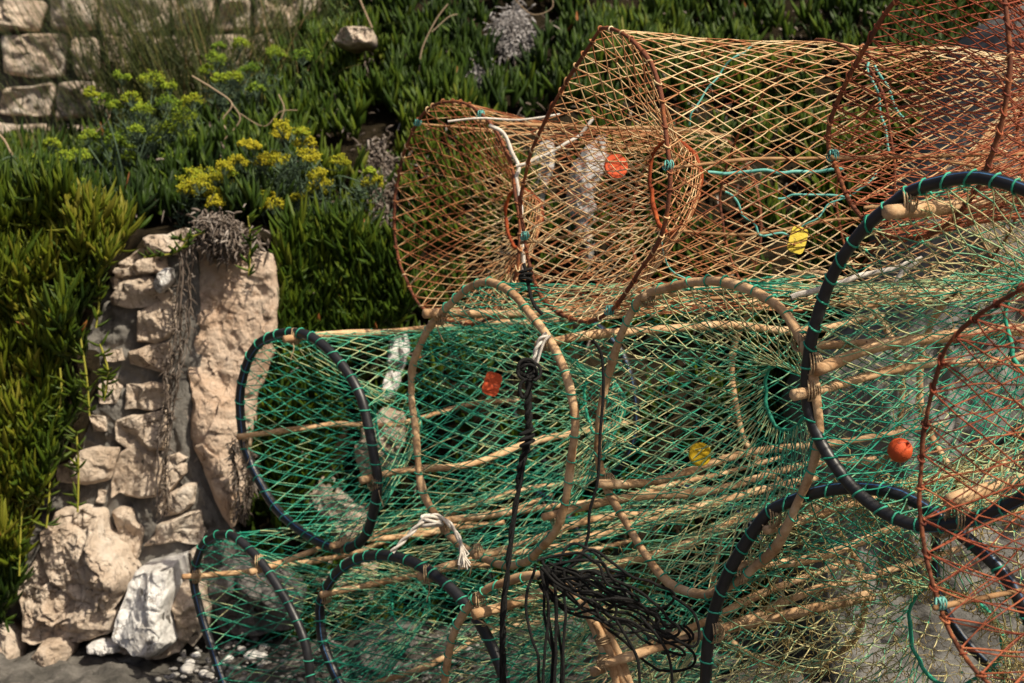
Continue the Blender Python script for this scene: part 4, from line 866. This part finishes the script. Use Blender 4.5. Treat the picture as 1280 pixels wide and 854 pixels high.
for k2 in range(4):
    t_ = np.linspace(0, 2 * np.pi, 22); cc = P(659 + rng.normal(0, 3), 466 + rng.normal(0, 5), 3.0)
    cord(mb, cc + np.stack([np.cos(t_) * 0.018, np.sin(t_ + k2) * 0.012, np.sin(t_) * 0.018 + 0.006 * k2 - 0.01], -1), 0.0035, 40)
cord(mb, [P(*q, 2.99) for q in [(668, 470), (652, 478), (650, 490), (655, 497), (662, 480), (658, 468)]], 0.004, 40)
for k2 in range(3):
    t_ = np.linspace(0, 2 * np.pi, 22); cc = P(659, 540 + k2 * 7, 3.0); cord(mb, cc + np.stack([np.cos(t_) * 0.014, np.sin(t_) * 0.012, 0.006 * np.cos(t_)], -1), 0.0035, 30)
mb.build('knot', M['cord_k'], rope)
settle(rope, P(629, 854, 3.0))
heap = thing('black_rope', 'untidy heap of thin black rope with loops hanging over the straw coloured trap', 'rope')
mb = MB()
cord(mb, [P(*q, 2.86 + i * 0.01) for i, q in enumerate([(741, 425), (752, 445), (754, 490), (750, 545), (747, 600), (737, 640), (735, 670), (724, 700), (705, 712)])], 0.0033, 90)
rg = np.random.default_rng(12)
for i in range(15):
    a0 = (672 + rg.uniform(-6, 26), 702 + rg.uniform(0, 26)); L_ = rg.uniform(0.45, 1.0)
    e0 = (a0[0] + 190 * L_ + rg.uniform(-10, 10), a0[1] + 95 * L_ ** 1.6 + rg.uniform(-26, 24))
    up = rg.uniform(-26, 16); y_ = 2.78 + rg.uniform(0, 0.13)
    m1 = (a0[0] * 0.62 + e0[0] * 0.38, a0[1] * 0.62 + e0[1] * 0.38 + up - 9); m2 = (a0[0] * 0.3 + e0[0] * 0.7, a0[1] * 0.3 + e0[1] * 0.7 + up * 0.4 - 6)
    back = (e0[0] - rg.uniform(15, 60), e0[1] + rg.uniform(-4, 22)); b2 = (a0[0] + 50 * L_, a0[1] + 32 * L_ + rg.uniform(0, 14))
    cord(mb, [P(*q, y_ + rg.uniform(-0.02, 0.02)) for q in (a0, m1, m2, e0, back, b2, (a0[0] + 4, a0[1] + 8))], 0.0030, 90, wob=0.013)
for i, (tp, wpx) in enumerate([((672, 735), 14), ((688, 738), 8), ((690, 740), 5), ((700, 740), 6)]):
    x0, y0_ = tp
    cord(mb, [P(*q, 2.80) for q in [(x0 - 4, 708), (x0 - wpx, 745), (x0 - wpx * 0.6, 790), (x0 + 2, 830), (x0, 900)]], 0.003, 60, wob=0.006)
    cord(mb, [P(*q, 2.79) for q in [(x0 + 4, 712), (x0 + wpx, 760), (x0 + wpx * 0.6, 810), (x0 + wpx * 0.2 + 4, 900)]], 0.003, 60, wob=0.006)
cord(mb, [P(*q, 2.78) for q in [(770, 775), (785, 800), (798, 830), (800, 890)]], 0.003, 50)
cord(mb, [P(*q, 2.78) for q in [(800, 770), (825, 800), (838, 830), (842, 890)]], 0.003, 50)
cord(mb, [P(*q, 2.80) for q in [(840, 745), (866, 765), (874, 790), (868, 808), (845, 800), (810, 780)]], 0.003, 50)
mb.build('coil', M['cord_k'], heap); settle(heap, P(700, 854, 2.8))
mb = MB(); cord(mb, [P(*q, 3.03) for q in [(684, 418), (676, 424), (670, 440), (666, 456), (662, 465)]], 0.0042, 50, twist=22); cord(mb, [P(*q, 3.02) for q in [(688, 420), (680, 428), (672, 452), (668, 470)]], 0.003, 40)
tag(mb.build('white_cord', M['cord_w']), 'short white cord tying the black rope to the wooden pole', 'cord')
mb = MB()
cord(mb, [P(*q, 3.30) for q in [(490, 690), (512, 668), (530, 650), (545, 645), (562, 655), (575, 676), (580, 694)]], 0.0042, 70, twist=14)
t_ = np.linspace(0, 4 * np.pi, 40); cc = P(540, 652, 3.31); cord(mb, cc + np.stack([np.cos(t_) * 0.024, np.sin(t_) * 0.015, np.sin(t_ * 0.5 + 0.5) * 0.012], -1), 0.0045, 70)
bb = P(578, 694, 3.29); tubes(mb, np.stack([np.tile(P(576, 680, 3.3), (22, 1)), bb + rng.normal(0, 0.006, (22, 3)), bb + rng.normal(0, 0.009, (22, 3)) + [0.0, 0, -0.02]], 1), 0.0022, 4)
tag(mb.build('white_cord', M['cord_w']), 'frayed white rope end knotted round the lower left of the wooden hoop', 'cord')
mb = MB(); cord(mb, [P(*q, 3.80) for q in [(612, 156), (632, 170), (645, 200), (648, 240), (652, 290), (656, 345)]], 0.0055, 70, wob=0.006); cord(mb, [P(*q, 3.78) for q in [(645, 206), (690, 190), (720, 172), (742, 148)]], 0.0045, 50, wob=0.008)
cord(mb, [P(*q, 3.79) for q in [(560, 152), (600, 148), (650, 150), (700, 143)]], 0.003, 50)
tag(mb.build('cream_cord', M['cord_w']), 'thick cream cord branching beside the rim of the smallest rusty trap', 'cord')
mb = MB()
for ln, r_ in [([(938, 58), (910, 80), (880, 120), (860, 152)], 0.0022), ([(885, 214), (950, 215), (1020, 216), (1055, 214)], 0.004), ([(905, 242), (935, 270), (955, 292), (985, 298)], 0.0028), ([(985, 298), (1020, 270), (1060, 245), (1100, 215)], 0.002), ([(970, 247), (1010, 246), (1060, 246)], 0.0028), ([(1085, 80), (1098, 130), (1110, 185)], 0.003), ([(1095, 85), (1118, 130), (1130, 148)], 0.003), ([(820, 300), (840, 330), (865, 355)], 0.002)]:
    cord(mb, [P(*q, 3.2) for q in ln], r_, 40, wob=0.01)
tag(mb.build('teal_cord', M['cord_t']), 'thin teal cords tied inside the long rusty trap and to the yellow tag', 'cord')
mb = MB(); cord(mb, [P(*q, 3.05) for q in [(655, 330), (660, 350), (664, 370), (676, 392)]], 0.004, 40, wob=0.01)
for k2 in range(3):
    t_ = np.linspace(0, 2 * np.pi, 22); cc = P(657, 338 + k2 * 6, 3.05); cord(mb, cc + np.stack([np.cos(t_) * 0.013, np.sin(t_) * 0.01, 0.004 * np.cos(t_ + k2)], -1), 0.0032, 30)
tag(mb.build('knotted_rope', M['cord_k']), 'short knotted black cord below the rim of the long rusty trap', 'rope')
mb = MB(); cord(mb, [P(*q, 2.75) for q in [(1150, 322), (1140, 330), (1128, 345), (1120, 356)]], 0.006, 40, wob=0.01)
cord(mb, [P(*q, 2.8) for q in [(990, 372), (1030, 358), (1080, 345), (1130, 330), (1150, 322)]], 0.006, 60, wob=0.006)
tag(mb.build('rope_end', M['cord_w']), 'thick knotted cream rope seen inside the largest black hoop', 'rope')
# extra branch bundle lashed at the right of the straw trap
bun = thing('stick_bundle', 'bundle of peeled sticks lashed upright right of the black rope heap', 'sticks')
for a_, b_ in [((744, 778), (790, 900)), ((752, 776), (800, 900)), ((760, 826), (768, 900))]: pole_mesh(P(*a_, 2.9), P(*b_, 2.9) + rng.normal(0, 0.01, 3), 0.009, 0.01, M['wood'], bun, name='stick')
pole_mesh(P(752, 828, 2.86), P(1090, 752, 2.95), 0.009, 0.012, M['wood'], bun, name='stick')
mb = MB(); lash(mb, P(754, 800, 2.9), P(790, 900, 2.9) - P(744, 778, 2.9), 0.012, 3, 0, tr=0.0016); lash(mb, P(757, 828, 2.88), P(790, 900, 2.9) - P(744, 778, 2.9), 0.013, 3, 0.04, tr=0.0016); mb.build('lashing', M['cord_tan'], bun)
settle(bun, P(775, 890, 2.9))
